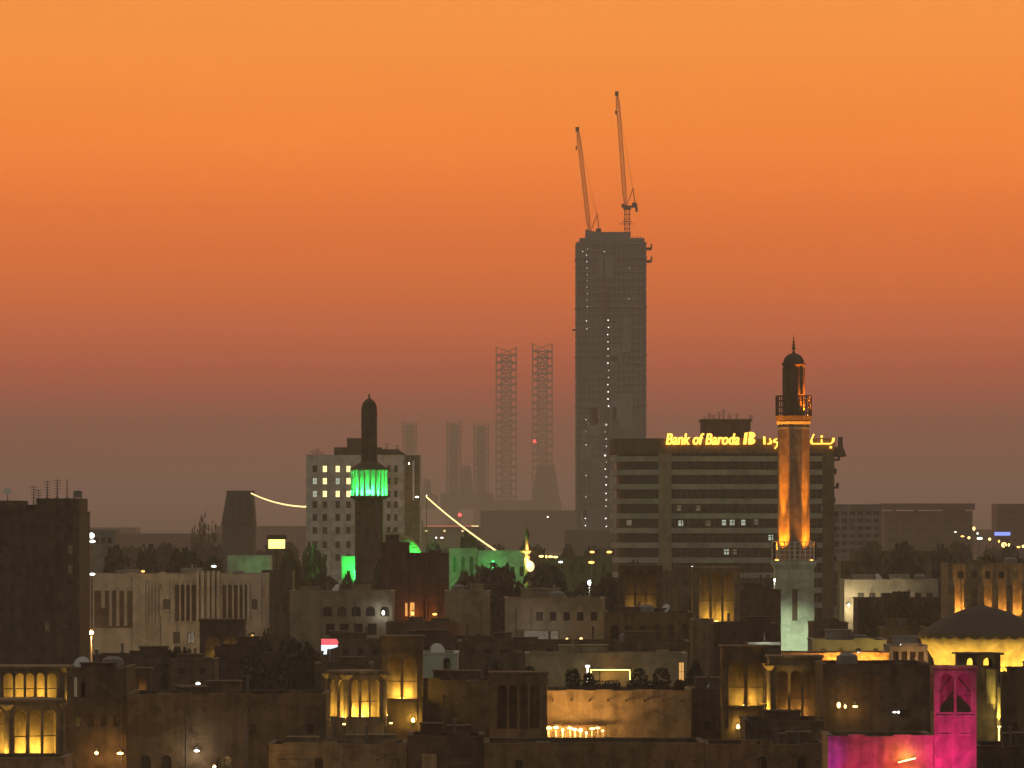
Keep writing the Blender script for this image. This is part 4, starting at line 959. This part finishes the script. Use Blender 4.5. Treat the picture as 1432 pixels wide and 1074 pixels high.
# round pavilion
D = 545; s = S(D)
pv_ = thing('round_pavilion', 'round pavilion with glowing yellow flared wall under a dark scalloped tent roof', 'pavilion', (X(1383,D), D+7.4, 0))
MB().lathe([(68*s,0),(68*s,Z(938,D)),(70*s,Z(925,D)),(76*s,Z(914,D)),(86*s,Z(902,D)),(88.5*s,Z(892,D)),(88*s,Z(889,D))],48).build('wall', 'sand', pv_, smooth=True)
MB().lathe([(89.5*s,Z(889.5,D)),(89.5*s,Z(887.5,D)),(74*s,Z(877,D)),(56*s,Z(866,D)),(38*s,Z(858,D)),(20*s,Z(852,D)),(6*s,Z(849,D)),(2*s,Z(847,D)),(.8*s,Z(843,D))],48).build('roof', 'tent', pv_)
sc_ = MB(); n_ = 30
for i in range(n_):
    a = 2*math.pi*(i+.5)/n_; u = Vector((-math.sin(a),math.cos(a))); cpt = Vector((math.cos(a),math.sin(a)))*90.2*s; r = math.pi*90*s/n_*.86
    pts = [(cpt+u*r*math.cos(R(180+k*22.5)), Z(888,D)+r*.85*math.sin(R(180+k*22.5))) for k in range(9)]
    n0 = len(sc_.v); k9 = len(pts)
    for off in (0,.06): sc_.v += [(p.x+cpt.normalized().x*off,p.y+cpt.normalized().y*off,z) for p, z in pts]
    sc_.f += [tuple(range(n0,n0+k9)), tuple(range(n0+2*k9-1,n0+k9-1,-1))]+[(n0+j,n0+(j+1)%k9,n0+k9+(j+1)%k9,n0+k9+j) for j in range(k9)]
sc_.build('scalloped_edge', 'tent', pv_)
for i in range(9):
    a = R(180+22.5*i); x, y = 96*s*math.cos(a), 96*s*math.sin(a)
    MB().box(x-.15,x+.15,y-.15,y+.15,Z(952,D),Z(952,D)+.2).bar((x,y,0),(x,y,Z(952,D)),.1).build('uplight', 'fixture', pv_)
    light('POINT', pv_, (x,y,Z(950,D)+.3), 1250, (1,.68,.11), .2)
house('lit_wall_house', 'long low house with an amber glowing tiled eave left of the round pavilion', 'house', 1086, 1243, 915, 500, 7, 'tile', clutter=0)
for px, e in ((1110,120),(1160,900),(1180,900),(1205,900),(1228,900)):
    root = thing('eave_lamp', {1110:'dim amber lamp leftmost under the tiled eave',1160:'amber lamp second from left under the tiled eave',1180:'amber lamp in the middle under the tiled eave',1205:'amber lamp fourth from left under the tiled eave',1228:'amber lamp rightmost under the tiled eave'}[px], 'lamp', (X(px,498.6),498.6,0), 0, 'amber lamps along the tiled eave')
    MB().bar((0,0,0),(0,0,Z(937,498.6)),.08).build('pole', 'steel', root); MB().box(-.5,.5,-.1,.1,Z(937,498.6),Z(937,498.6)+.12).build('tube', 'fixture', root); light('POINT', root, (0,0,Z(937,498.6)+.3), e*.5, (1,.5,.1), .2)
lamp(1202, 913.5, 506, 'white lamp on the roof above the tiled eave', 'lamp_faint', .25)
pvn = house('side_pavilion', 'low flat pavilion with one lit column between tiled eave and round pavilion', 'pavilion', 1244, 1297, 905, 512, 8, 'grey', [(911,936,cols(1247,1294,4,8),False,'void')])
lamp(1281, 931, 510.9, 'amber lamp at the column of the low flat pavilion', 'lamp_orange', .2, 300, WARM, stem='wall', out=1.0)
for px, lab in ((1263,'left of two short white tube lamps on the flat pavilion roof'),(1271,'right of two short white tube lamps on the flat pavilion roof')):
    tl = thing('tube_lamp', lab, 'lamp', (X(px,513),513,Z(905,512)+.16)); MB().box(-.3,.3,-.05,.05,.05,.13).build('tube', 'lamp_faint', tl); MB().box(-.32,.32,-.08,.08,0,.05).build('holder', 'steel', tl)
ce = house('white_edged_house', 'dark house with a pale roof edge left of the white minaret foot', 'house', 1046, 1092, 902, 470, 6, 'red')
MB().box(-23*S(470),23*S(470),-3.3,-3.08,ce['h']+.0,ce['h']+.28).build('roof_edge', 'white', ce)
light('POINT', ce, (0,-4.2,ce['h']+.9), 40, (.9,1,.8), .1)
MB().bar((0,-4.2,ce['h']+1.2),(0,-3.0,ce['h']+1.2),.06).bar((0,-3.0,ce['h']+.1),(0,-3.0,ce['h']+1.2),.06).box(-.1,.1,-4.3,-4.1,ce['h']+1.0,ce['h']+1.15).build('roof_lamp', 'steel', ce)
house('flat_roofs', 'long grey green flat roofed house behind the courtyard trees', 'house', 640, 965, 899, 522, 10, 'brown', [(908,914,cols(650,955,14,10),False,'glass')])
cw_ = house('courtyard_house', 'pale greenish wall with a glowing canopy over its middle door', 'house', 735, 961, 916, 480, 7, 'olive', [(926,953,[(949,957)],False,['win_amber'])])
light('SPOT', cw_, (-2,-13,14), 170, (.9,.9,.5), .4, (0,10,1), 100, 1); MB().lathe([(.1,0),(.08,13.6)],8,-2,-13).box(-2.2,-1.8,-13.2,-12.8,13.6,13.8).build('flood_lamp', 'lamp_faint', cw_)
cn = thing('door_canopy', 'flat lit canopy over the door of the pale greenish wall', 'canopy', (X(854,478),478.8,Z(936,478)))
MB().box(-2.0,2.0,-.9,1.15,0,.14).build('roof', 'tan', cn); MB().bar((-1.9,-.8,-1.0),(-1.9,1.0,0),.07).bar((1.9,-.8,-1.0),(1.9,1.0,0),.07).box(-1.8,1.8,-.6,-.4,-.1,-.02).build('lamp_rail', 'fixture', cn)
light('POINT', cn, (0,0,-.5), 50, WARM, .2); light('POINT', cn, (0,-.2,.4), 22, WARM, .2)
house('grey_house', 'grey green house with a pale blank front beside the twin arch wind tower', 'house', 586, 640, 915, 470, 8, 'green_white', [(920,936,[(620,630)],True,'glass')])

# ------------------------------------------------------------------ the old town in front
wind_tower('big wind tower cut by the left edge, its tall bays glowing yellow, corner towards us', 30, 84, 978, 993, 1056, 400, 3, 'sand', lit=(YEL,1100), sides=900, rz=R(27), column=(YEL,700,(1,.0,.0)), poles=(1012,))
wind_tower('wide wind tower with yellow arches rising behind the big left edge one', 42, 100, 932, 941, 979, 424, 5, 'sand', lit=(YEL,800), sides=700, pointed=True, column=(YEL,300,(0,1,0)))
wind_tower('small dim wind tower glowing faint orange above the long dark wall', 192, 36, 934, 945, 975, 446, 2, 'brown', lit=((1,.5,.15),70))
D = 420
house('low_house', 'narrow unlit house between the left wind towers and the long wall', 'house', 93.5, 177, 936, D, 10, 'dark', [(947,975,[(103,108),(113,119)],True,['win_dim',None]),(1000,1016,cols(100,172,4,8),False,'glass')])
D = 412
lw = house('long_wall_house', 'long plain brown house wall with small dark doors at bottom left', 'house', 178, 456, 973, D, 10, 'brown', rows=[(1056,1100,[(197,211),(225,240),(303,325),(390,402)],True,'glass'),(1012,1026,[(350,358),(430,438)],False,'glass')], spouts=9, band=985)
for px, y, lab in ((135,1053,'left of two bright warm lamps low on the dark narrow house'),(168,1053.5,'right of two bright warm lamps low on the dark narrow house')):
    lamp(px, y, 419.2, lab, 'lamp_warm', .24, 110, WARM, stem='wall', out=.8)
lamp(275, 1050, 411.2, 'single white lamp on the long plain wall', 'lamp_white', .22, 110, (1,.8,.6), stem='wall', out=.8)
lamp(277, 956, 440, 'lantern shaped lamp standing behind the long wall', 'lamp_white', .22, 60, (.9,1,.7))
wind_tower('wind tower set cornerwise with yellow bays and flaring lit capitals', 497, 59, 938, 951, 1003, 428, 3, 'tan', lit=(YEL,900), sides=650, rz=R(28), column=(YEL,500,(1,.5,.6)))
wind_tower('tall wind tower with twin yellow arches over a framed niche and lantern', 562, 57, 889, 919, 977, 434, 2, 'brown', lit=(YEL,900), sides=300, b=3.6, niche=(981,1010,.75,YEL,110))
lamp(540, 1000, 431.2, 'small pale lantern low between the two yellow wind towers', 'lamp_faint', .16, 20, YEL)
wind_tower('unlit wide wind tower with three dark slits left of the glowing courtyard wall', 725, 80, 940, 958, 1019, 427.5, 4, 'brown', b=4)
D = 438
house('plain_brown_house', 'plain brown house front between the twin arch wind tower and the unlit one', 'house', 577, 690, 955, D, 9, 'brown', [(1010,1024,[(640,650)],False,'glass')], spouts=4)
D = 400
bx = house('roof_room', 'small dark roof house with one pale corner strip in the front row', 'house', 570, 676, 1031, D, 7, 'red', [(1056,1072,[(628,664)],False,'glass')])
MB().box(-33*S(D)+.0,-3*S(D)*4,-3.62,-3.52,0,Z(1054,D)).build('corner_strip', 'tan', bx)
house('front_house', 'low brown front house under the long wall, roof edge at the bottom', 'house', 376, 569, 1042, 402, 7, 'sand', [(1060,1100,[(440,452)],True,'glass')], spouts=7, band=1052)
D = 398
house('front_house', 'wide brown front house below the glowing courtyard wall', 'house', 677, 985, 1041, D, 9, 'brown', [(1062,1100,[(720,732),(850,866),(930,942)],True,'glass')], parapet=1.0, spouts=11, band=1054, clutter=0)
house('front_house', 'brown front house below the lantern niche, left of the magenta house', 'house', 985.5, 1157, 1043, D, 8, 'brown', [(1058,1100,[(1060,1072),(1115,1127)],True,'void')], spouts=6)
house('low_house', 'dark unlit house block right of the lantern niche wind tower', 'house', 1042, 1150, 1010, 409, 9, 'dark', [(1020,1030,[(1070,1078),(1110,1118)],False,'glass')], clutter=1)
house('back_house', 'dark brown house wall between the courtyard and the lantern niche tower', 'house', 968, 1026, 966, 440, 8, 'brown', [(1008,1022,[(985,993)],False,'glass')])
D = 432
ch = house('courtyard_wall', 'plain house wall glowing amber above a row of globe lamps', 'house', 760, 966, 967, D, 9, 'tan', (), parapet=.5, spouts=8, clutter=0)
MB().bar((-95*S(D),-5.6,Z(1014,D)),(-15*S(D),-5.6,Z(1014,D)),.14).bar((-95*S(D),-4.5,Z(1013,D)),(-15*S(D),-4.5,Z(1013,D)),.10).build('pergola_beam', 'wood', ch)
for i in range(7):
    x = (-95+13.3*i)*S(D); MB().bar((x,-6.0,Z(1013.4,D)),(x,-4.5,Z(1013.4,D)),.08).bar((x,-5.6,0),(x,-5.6,Z(1014,D)),.08).build('pergola_post', 'wood', ch)
for i, (px, y, r) in enumerate(((767,1018,.30),(777.5,1017.5,.34),(787,1021,.18),(797,1018,.30),(804,1020,.22),(812,1021,.28),(820,1025,.2),(828,1019,.24),(836,1018,.3),(843,1022,.2))):
    lamp(px, y, 429.3+.4*(i%3), 'globe lamp in the courtyard row, %s' % ('leftmost','second from left','small third from left','fourth from left','small fifth from left','in the middle','lowest, right of the middle','third from right','large second from right','rightmost')[i], 'lamp_warm', r*.72, (420 if i % 2 == 0 else 220)*(1.25-.13*i), (1,.52,.13), group='globe lamps in the courtyard')
# clipped round bushes on the courtyard house roof
def bush(px, ytop, D, z0, wpx, label):
    h = Z(ytop,D)-z0; w = wpx*S(D); rnd = random.Random(int(px*7)); root = thing('round_bush', label, 'bush', (X(px,D),D,z0), 0, 'clipped round bushes on the courtyard roof')
    MB().lathe([(.28,0),(.36,.4),(.38,.42)],12).build('pot', 'tan', root)
    m = MB(); 
    for i in range(420):
        d = Vector((rnd.gauss(0,1),rnd.gauss(0,1),rnd.gauss(0,1))).normalized(); k = rnd.uniform(.72,1.06)
        p = Vector((d.x*w/2*k,d.y*w/2*k,.4+(h-.4)/2+d.z*(h-.4)/2*k)); u = Vector((rnd.gauss(0,1),rnd.gauss(0,1),rnd.gauss(0,1))).normalized(); v = u.orthogonal().normalized()*rnd.uniform(.08,.17); q = u.cross(v)*.7
        m.poly([p-v,p-q,p+v,p+q])
    m.build('foliage', 'leaf', root)
z0 = ch['h']-.5
for px, y, w, lab in ((801,934,22,'round bush leftmost on the courtyard roof'),(823,940,15,'small round bush left of the lit canopy'),(894,934,23,'round bush just right of the lit canopy'),(925,933,25,'largest round bush, nearest the lit slit window'),(950,951,14,'lowest round bush at the right end')):
    bush(px, y, 435+1.2*(int(px)%2), z0, w, lab)
for px, w, lab in ((832,70,'low dark planter box left of the middle on the courtyard roof'),(906,60,'low dark planter box right of the middle on the courtyard roof')):
    pb = thing('planter', lab, 'planter', (X(px,433.5),433.5,z0), 0, 'planters on the courtyard roof'); ww = w*S(433)/2
    MB().box(-ww,ww,-.3,.3,0,.9).build('box', 'dark', pb); m = MB(); rnd = random.Random(int(px))
    for i in range(500):
        p = Vector((rnd.uniform(-ww,ww),rnd.uniform(-.35,.35),.9+rnd.random()**2*.55)); u = Vector((rnd.gauss(0,1),rnd.gauss(0,1),rnd.gauss(0,1))).normalized(); v = u.orthogonal().normalized()*rnd.uniform(.07,.16); q = u.cross(v)*.6; m.poly([p-v,p-q,p+v,p+q])
    m.build('foliage', 'leaf', pb)
wind_tower('wind tower with twin yellow arches over a framed niche holding a bell shaped lantern', 1043, 66, 903, 925, 987, 430, 2, 'brown', lit=(YEL,560), sides=200, niche=(993,1019,-.45,YEL,70))
wind_tower('wind tower with one brightly lit left corner pier and three dim amber bays', 1113, 74, 917, 938, 1004, 425, 3, 'sand', lit=((1,.5,.1),210), sides=80, b=4.0, poles=(948,983), column=(YEL,2600,(1,0,0)))
D = 412
bw = house('blank_wall_house', 'large blank dark wall left of the magenta wind tower', 'house', 1151, 1303, 931, D, 11, 'dark', [(992,1003,[(1258,1272)],False,'glass')], spouts=6, band=944, clutter=0)
for px, y, r, lab in ((1173,986,.24,'left lamp of a warm trio on the blank dark wall'),(1182,988,.2,'middle lamp of a warm trio on the blank dark wall'),(1196,988,.24,'right lamp of a warm trio on the blank dark wall')):
    lamp(px, y, 411.2, lab, 'lamp_warm', r, 30, WARM, stem='wall', out=.8)
lamp(1251, 996, 411.2, 'left of two tiny pinkish lamps on the blank dark wall', 'lamp_faint', .14, stem='wall', out=.8); lamp(1256.5, 996, 411.2, 'right of two tiny pinkish lamps on the blank dark wall', 'lamp_faint', .14, stem='wall', out=.8)
# the magenta house and its tower
D = 385
mt = wind_tower('wind tower flooded in magenta light, rising at the right end of the magenta house', 1336, 59, 932, 942, 996, D, 2, 'sand', b=3.4, cap=.1, pointed=True)
f_ = MB(); hw_ = mt['w']/2
for a, b in ((-.9,-.12),(.08,.9)):
    for u, v, p, q in ((a,b,1000,1003),(a,b,1026,1029)): f_.box(u*hw_,v*hw_,-1.78,-1.705,Z(q,D),Z(p,D))
    f_.box(a*hw_,a*hw_+.12,-1.78,-1.705,Z(1026,D),Z(1003,D)).box(b*hw_-.12,b*hw_,-1.78,-1.705,Z(1026,D),Z(1003,D))
f_.build('panel_moulding', 'sand', mt)
mh = house('magenta_house', 'low house wall flooded in magenta and orange light at the bottom right', 'house', 1158, 1305.5, 1031, D, 8, 'sand', [(1076,1100,[(1190,1204),(1290,1300)],True,'glass')], parapet=.7, clutter=0)
ex = house('magenta_house', 'lower magenta lit wall strip under the magenta wind tower', 'house', 1306, 1366, 1036, 383.4, 1.4, 'pale', (), parapet=.3) if False else None
for x, y, z, e, col, aim, cone, lab in ((1200,380.2,5.0,2500,(1,.003,.28),(-.3,4.8,3.6),80,'flood lamp washing the left of the magenta house'),(1290,380.2,5.0,2000,(1,.003,.22),(0,4.8,3.4),80,'flood lamp washing the right of the magenta house'),
     (1337,379.0,6.2,5400,(1,.003,.42),(0,6,5.2),72,'flood lamp washing the magenta wind tower'),
     (1166,381.5,7.0,700,(.12,.01,1),(-.2,3.5,2.2),50,'flood lamp adding a violet patch at the house corner'),(1262,382,5.4,2100,(1,.14,.008),(.3,3,2.6),60,'flood lamp adding the orange patch low on the magenta house')):
    fl3 = thing('flood_lamp', lab, 'flood lamp', (X(x,y),y,0), 0, 'flood lamps in the square'); MB().lathe([(.09,0),(.07,z-.25)],8).lathe([(.35,0),(.35,.08)],10).build('mast', 'steel', fl3); MB().box(-.25,.25,-.12,.12,z-.25,z-.02).build('lamp_head', 'steel', fl3)
    light('SPOT', fl3, (0,.1,z+.12), e, col, .1, aim, cone, .9)
tl = thing('tube_lamp', 'slanted glowing tube lamp on the magenta house wall', 'lamp', (X(1268,D),D-.25,Z(1063,D))); MB().bar((-.7,0,-.17),(.7,0,.17),.10).build('tube', 'win_warm', tl); MB().bar((-.7,.12,-.17),(.7,.12,.17),.12,.08).bar((0,.12,0),(0,.24,0),.08).build('holder', 'steel', tl)
light('POINT', tl, (0,-.35,.25), 90, (1,.45,.1), .2)
# right edge
wt = house('arched_tower', 'square dark tower with two see through arches under a flat slab roof', 'wind tower', 1341, 1399, 913.5, 418, 3.4, 'brown', [(920.5,932,[(1352,1365),(1376,1387)],True,[None,None]),(936,985,[(1380,1395)],False,['win_dim'])], parapet=.25, proud=.3) if False else None
D = 418; s = S(D); a_ = 58*s
wt = thing('wind_tower', 'square dark wind tower with two see through arches under a flat slab roof', 'wind tower', (X(1370,D),D+1.7,0), 0, 'wind towers of the old town houses')
for nm, y0, y1 in (('front_wall',-1.7,-1.4),('back_wall',1.4,1.7)):
    m = MB(); facade(m, -a_/2, a_/2, Z(936,D), Z(915.5,D), y0, y1, [(Z(932,D),Z(920,D),[((1352-1370)*s,(1365-1370)*s),((1375-1370)*s,(1388-1370)*s)],True)]); m.build(nm, 'brown', wt)
MB().box(-a_/2,a_/2,-1.7,1.7,0,Z(936,D)).build('shaft', 'brown', wt)
MB().box(-a_/2,-a_/2+.3,-1.4,1.4,Z(936,D),Z(915.5,D)).box(a_/2-.3,a_/2,-1.4,1.4,Z(936,D),Z(915.5,D)).build('side_wall', 'brown', wt)
MB().box(-a_/2-.3,a_/2+.3,-2,2,Z(915.5,D),Z(913.5,D)).build('roof_slab', 'wood', wt)
MB().box((1379-1370)*s,(1396-1370)*s,-1.78,-1.705,Z(984,D),Z(936,D)).build('panel', 'tan', wt)
MB().lathe([(.20,0),(.18,Z(960,D)),(.1,Z(955,D))],10,(1396-1370)*s,-1.95).build('corner_pipe', 'tan', wt)
MB().box((1396-1370)*s-.15,(1396-1370)*s+.15,-2.6,-2.4,Z(1016,D),Z(1015,D)).bar(((1396-1370)*s,-2.5,0),((1396-1370)*s,-2.5,Z(1016,D)),.08).build('uplight', 'fixture', wt)
light('SPOT', wt, ((1396-1370)*s,-2.5,Z(1014,D)), 1700, (1,.85,.15), .06, (0,.28,1), 42, .8)
light('POINT', wt, ((1390-1370)*s,-3.2,Z(1005,D)), 60, (1,.85,.3), .1)
D = 423
eh = house('crenellated_house', 'dark house with a small toothed parapet at the right edge', 'house', 1401, 1482, 944, D, 9, 'brown', [(1010,1026,[(1415,1423)],False,'glass')], coping=False)
cr_ = MB(); n_ = 11
for i in range(n_):
    x = -eh['w']/2+eh['w']*(i+.5)/n_; cr_.box(x-.13,x+.13,-4.5,-4.2,eh['h'],eh['h']+.35)
cr_.build('merlons', 'brown', eh)
house('low_house', 'dark low house under the toothed parapet at the right edge', 'house', 1367.5, 1482, 1046, 392, 9, 'dark', [(1062,1100,[(1392,1404)],True,'glass')])
house('low_house', 'dark low house at the left edge under the big glowing wind tower', 'house', -30, 90, 1062, 388, 7, 'sand', [(1076,1100,[(40,52)],True,'glass')], clutter=0)

# ------------------------------------------------------------------ filling houses between the rows
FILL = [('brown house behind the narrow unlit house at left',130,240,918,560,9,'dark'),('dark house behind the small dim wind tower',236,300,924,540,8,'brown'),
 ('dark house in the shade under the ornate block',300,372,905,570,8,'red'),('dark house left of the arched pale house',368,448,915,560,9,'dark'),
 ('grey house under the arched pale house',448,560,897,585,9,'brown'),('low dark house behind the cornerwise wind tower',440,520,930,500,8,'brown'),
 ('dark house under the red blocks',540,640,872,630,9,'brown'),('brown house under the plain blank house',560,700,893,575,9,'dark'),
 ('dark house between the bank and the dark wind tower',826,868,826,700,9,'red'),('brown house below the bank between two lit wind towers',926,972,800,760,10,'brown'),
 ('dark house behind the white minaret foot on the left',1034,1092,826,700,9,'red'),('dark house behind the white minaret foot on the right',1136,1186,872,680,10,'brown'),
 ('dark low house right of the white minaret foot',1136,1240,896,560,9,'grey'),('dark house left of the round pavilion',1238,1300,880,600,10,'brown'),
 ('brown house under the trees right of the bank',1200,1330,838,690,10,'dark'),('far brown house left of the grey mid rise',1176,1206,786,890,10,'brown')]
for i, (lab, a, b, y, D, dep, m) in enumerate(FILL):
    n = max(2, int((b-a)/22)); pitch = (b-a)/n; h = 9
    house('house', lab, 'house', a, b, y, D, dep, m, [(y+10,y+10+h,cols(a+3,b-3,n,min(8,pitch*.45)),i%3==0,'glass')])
# ------------------------------------------------------------------ trees
TR = [(698,782,800,92,0,'round dark tree left of the small lit minaret'),(768,783,800,96,1,'round dark tree right of the small lit minaret'),(652,798,760,74,2,'dark tree below the pale mosque hall'),
 (596,775,780,50,3,'dark tree between the red block and the mosque hall'),(820,806,780,60,4,'dark tree under the twin orange lamps'),(852,796,680,52,0,'dark tree leaning over the dark wind tower'),(888,778,720,60,1,'dark tree top right behind the dark wind tower'),
 (436,757,890,56,2,'dark round tree before the office block'),(405,762,900,40,3,'dark tree right of the yellow sign'),(452,800,800,95,4,'broad dark tree above the arched pale house'),(500,804,800,60,0,'dark tree at the green minaret foot'),(486,797,868,34,2,'small dark tree before the bright green wall patch'),
 (160,757,860,60,1,'dark green tree behind the ornate block, leftmost'),(205,760,850,66,2,'dark green tree behind the ornate block, second'),(252,760,870,70,3,'dark green tree behind the ornate block, third'),(300,770,880,60,4,'dark green tree behind the ornate block, rightmost'),
 (405,884,556,64,0,'round dark tree right of the small twin arch tower'),(428,892,548,60,1,'round dark tree left of the red and white sign'),(372,878,566,40,2,'dark tree beside the ornate block lamp'),(356,906,520,60,4,'dark low tree above the long wall'),(255,898,545,60,3,'dark tree left of the small twin arch tower'),
 (640,936,455,60,1,'dark tree behind the plain brown house'),(690,918,462,60,2,'dark tree behind the unlit wide wind tower'),(740,924,458,54,3,'dark tree at the left end of the greenish wall'),(975,915,452,40,4,'dark slim tree right of the lit slit window'),
 (1215,764,870,60,0,'dark tree beside the grey mid rise'),(1262,752,900,70,1,'dark tree below the overhanging roof slab'),(1318,760,900,66,2,'dark tree below the fairground lamps'),(1380,770,880,64,3,'dark tree right of the fairground lamps'),(1425,774,880,60,4,'dark tree at the right edge below the fairground'),
 (1262,822,665,46,0,'dark tree splitting the cream parapet band'),(1296,836,660,56,1,'dark tree at the right end of the cream parapet band'),(1222,842,655,60,2,'dark tree below the cream parapet band'),(1252,868,630,70,3,'dark broad tree left of the round pavilion'),(1190,880,640,60,4,'dark tree right of the white minaret foot'),
 (1070,800,860,50,0,'dark tree left of the white minaret balcony'),(945,790,870,50,1,'dark tree under the bank front'),(655,740,1100,56,4,'dark spiky tree under the slanting light string'),(610,764,960,46,0,'dark tree right of the green dome'),(540,770,830,40,3,'dark tree by the green minaret shaft'),
 (1335,880,585,40,2,'dark tree at the left of the round pavilion roof'),(985,808,720,50,3,'dark tree behind the golden wind tower')]
for t in TR: tree(t[0], t[1], t[2], t[3], t[4], t[5])
tree(288, 710, 1500, 26, 0, 'bare twiggy tree standing out against the sky left of the creek tower', proto=BARE)
tree(273, 728, 1500, 20, 0, 'small bare tree left of the bare twiggy one', proto=BARE)
rnd = random.Random(3)
for i in range(46):
    px = -20+i*32.5+rnd.uniform(-9,9); D = rnd.uniform(1250,1650)
    if 880 < px < 1165 and D < 1300: D = 1400
    tree(px, rnd.uniform(752,764), D, rnd.uniform(34,52), rnd.randrange(5), 'dark tree in the far belt of trees under the skyline', group='far belt of trees under the skyline')
for t in TREES+[BARE]:
    for ch_ in kids(t): bpy.data.objects.remove(ch_)
    bpy.data.objects.remove(t)
for px, y, D, lab in () and ((366,846,600,'palm tree by the lamp at the right of the ornate block'),(300,894,560,'palm tree silhouetted before the glowing twin arch'),(1170,892,540,'palm tree right of the white minaret foot'),(655,916,500,'palm tree in the courtyard left of the greenish wall')):
    palm(px, y, D, lab)
# ------------------------------------------------------------------ yellow sign, street lamps
D = 900
ys = thing('lit_billboard', 'yellow lit billboard on a post left of the office block', 'billboard', (X(387,D),D,0))
MB().box(-1.5,1.5,-.25,.25,Z(767,D),Z(754.5,D)).build('panel', 'yelsign', ys); MB().box(-1.8,1.8,-.4,.4,Z(754,D),Z(748,D)).box(-.2,.2,.27,.5,0,Z(755,D)).box(-1.6,1.6,-.3,.3,Z(768.5,D),Z(767.1,D)).build('frame', 'dark', ys)
for px, y, D, m, r, lab in ((828,772,940,'lamp_orange',.42,'left of two level orange street lamps by the bank'),(852,772,940,'lamp_orange',.42,'right of two level orange street lamps by the bank'),(827,786.5,930,'lamp_orange',.42,'orange street lamp below the level pair'),(824,815,740,'lamp_white',.50,'big white street lamp above the pale flat house'),
    (757,778,945,'lamp_warm',.36,'leftmost of four small lamps in a row'),(764,778.5,945,'lamp_warm',.36,'second of four small lamps in a row'),(770,778.5,945,'lamp_warm',.36,'third of four small lamps in a row'),(777,779,945,'lamp_warm',.36,'fourth of four small lamps in a row'),(784,786,940,'lamp_white',.36,'white lamp just below the row of four'),
    (968,794,760,'lamp_faint',.30,'pale lamp left of the golden wind tower top'),(1083,811,770,'lamp_white',.26,'pale lamp at the left edge of the white minaret base'),(700,771,1000,'lamp_white',.35,'white lamp at the lower end of the slanting light string'),(610,752,1240,'lamp_faint',.3,'faint lamp beneath the dockside shed, left'),(618,752,1240,'lamp_faint',.3,'faint lamp beneath the dockside shed, right'),(766,723,2450,'lamp_faint',.6,'faint lamp at the foot of the unfinished tower')):
    lamp(px, y, D, lab, m, r, {'lamp_white':700}.get(m) if D < 800 else None, (.9,1,.8), group='street lamps of the town')
# fill lamps added low in the lanes to warm the front row walls
for px, y, D, e, lab in ((300,1042,400,420,'added fill lamp below the long plain wall'),(470,1050,392,200,'added fill lamp before the front house on the left'),(830,1064,388,260,'added fill lamp before the wide brown front house'),(1070,1064,388,160,'added fill lamp left of the magenta house'),(640,1025,424,160,'added fill lamp before the plain brown house'),(60,1068,380,200,'added fill lamp at the left bottom edge'),(1225,1032,402,150,'added fill lamp behind the magenta house')):
    lamp(px, y+30, D, lab, 'lamp_faint', .12, e*1.6, (1,.55,.18), group='added fill lamps in the old town lanes')
# roofs
RT = [('air conditioner on the long plain wall house, left',230,412,4),('air conditioner on the long plain wall house, right',400,412,5),]
for nm, px, dy in (('long_wall_house',225,4),('plain_brown_house',620,4),('blank_wall_house',1190,5),('blank_wall_house',1262,4),('front_house',760,5),('courtyard_wall',860,6.5),('arcade_house',905,5),('arched_house',470,6),('pale_house',780,5),('pale_terrace_house',1230,5),('flat_roofs',700,5),('flat_roofs',880,6),('ornate_block',215,6),('ornate_block',330,7),('mosque_wing',705,5),('low_house',110,4),('low_house',150,6),('plain_brown_house',660,5),('back_house',990,4),('grey_house',610,3),('white_edged_house',1062,3),('arcade_house',935,6),('plain_house',640,4),('dark_house',380,4),('pale_terrace_house',1290,5),('colonnade_building',1345,5),('colonnade_building',1420,6),('courtyard_house',760,4),('side_pavilion',1285,4),('arched_house',520,5)):
    h = bpy.data.objects[nm]; D = h.location.y-h['d']/2; zr = h['h']-{'courtyard_wall':.5,'ornate_block':1.2}.get(nm,.9)
    if nm == 'front_house': h = bpy.data.objects['front_house.001']; D = 398; zr = h['h']-1.0
    lab = 'on the roof of the %s, %s' % (str(h['label']).split(',')[0], 'towards its left' if X(px,D) < h.location.x else 'towards its right')
    if px in (150,640,1420,1290,1190,905,780,880,330): water_tank(px, D, zr, 'water tank '+' '.join(lab.split()[:13]), dy)
    elif px in (110,990,935,610,620,470,1230): dish(px, D, zr, 'satellite dish '+' '.join(lab.split()[:13]), dy)
    else: roof_unit(px, D, zr, 'air conditioner '+' '.join(lab.split()[:13]), dy)
for o in list(bpy.data.objects):
    for k in ('w','h','d'):
        if k in o: del o[k]
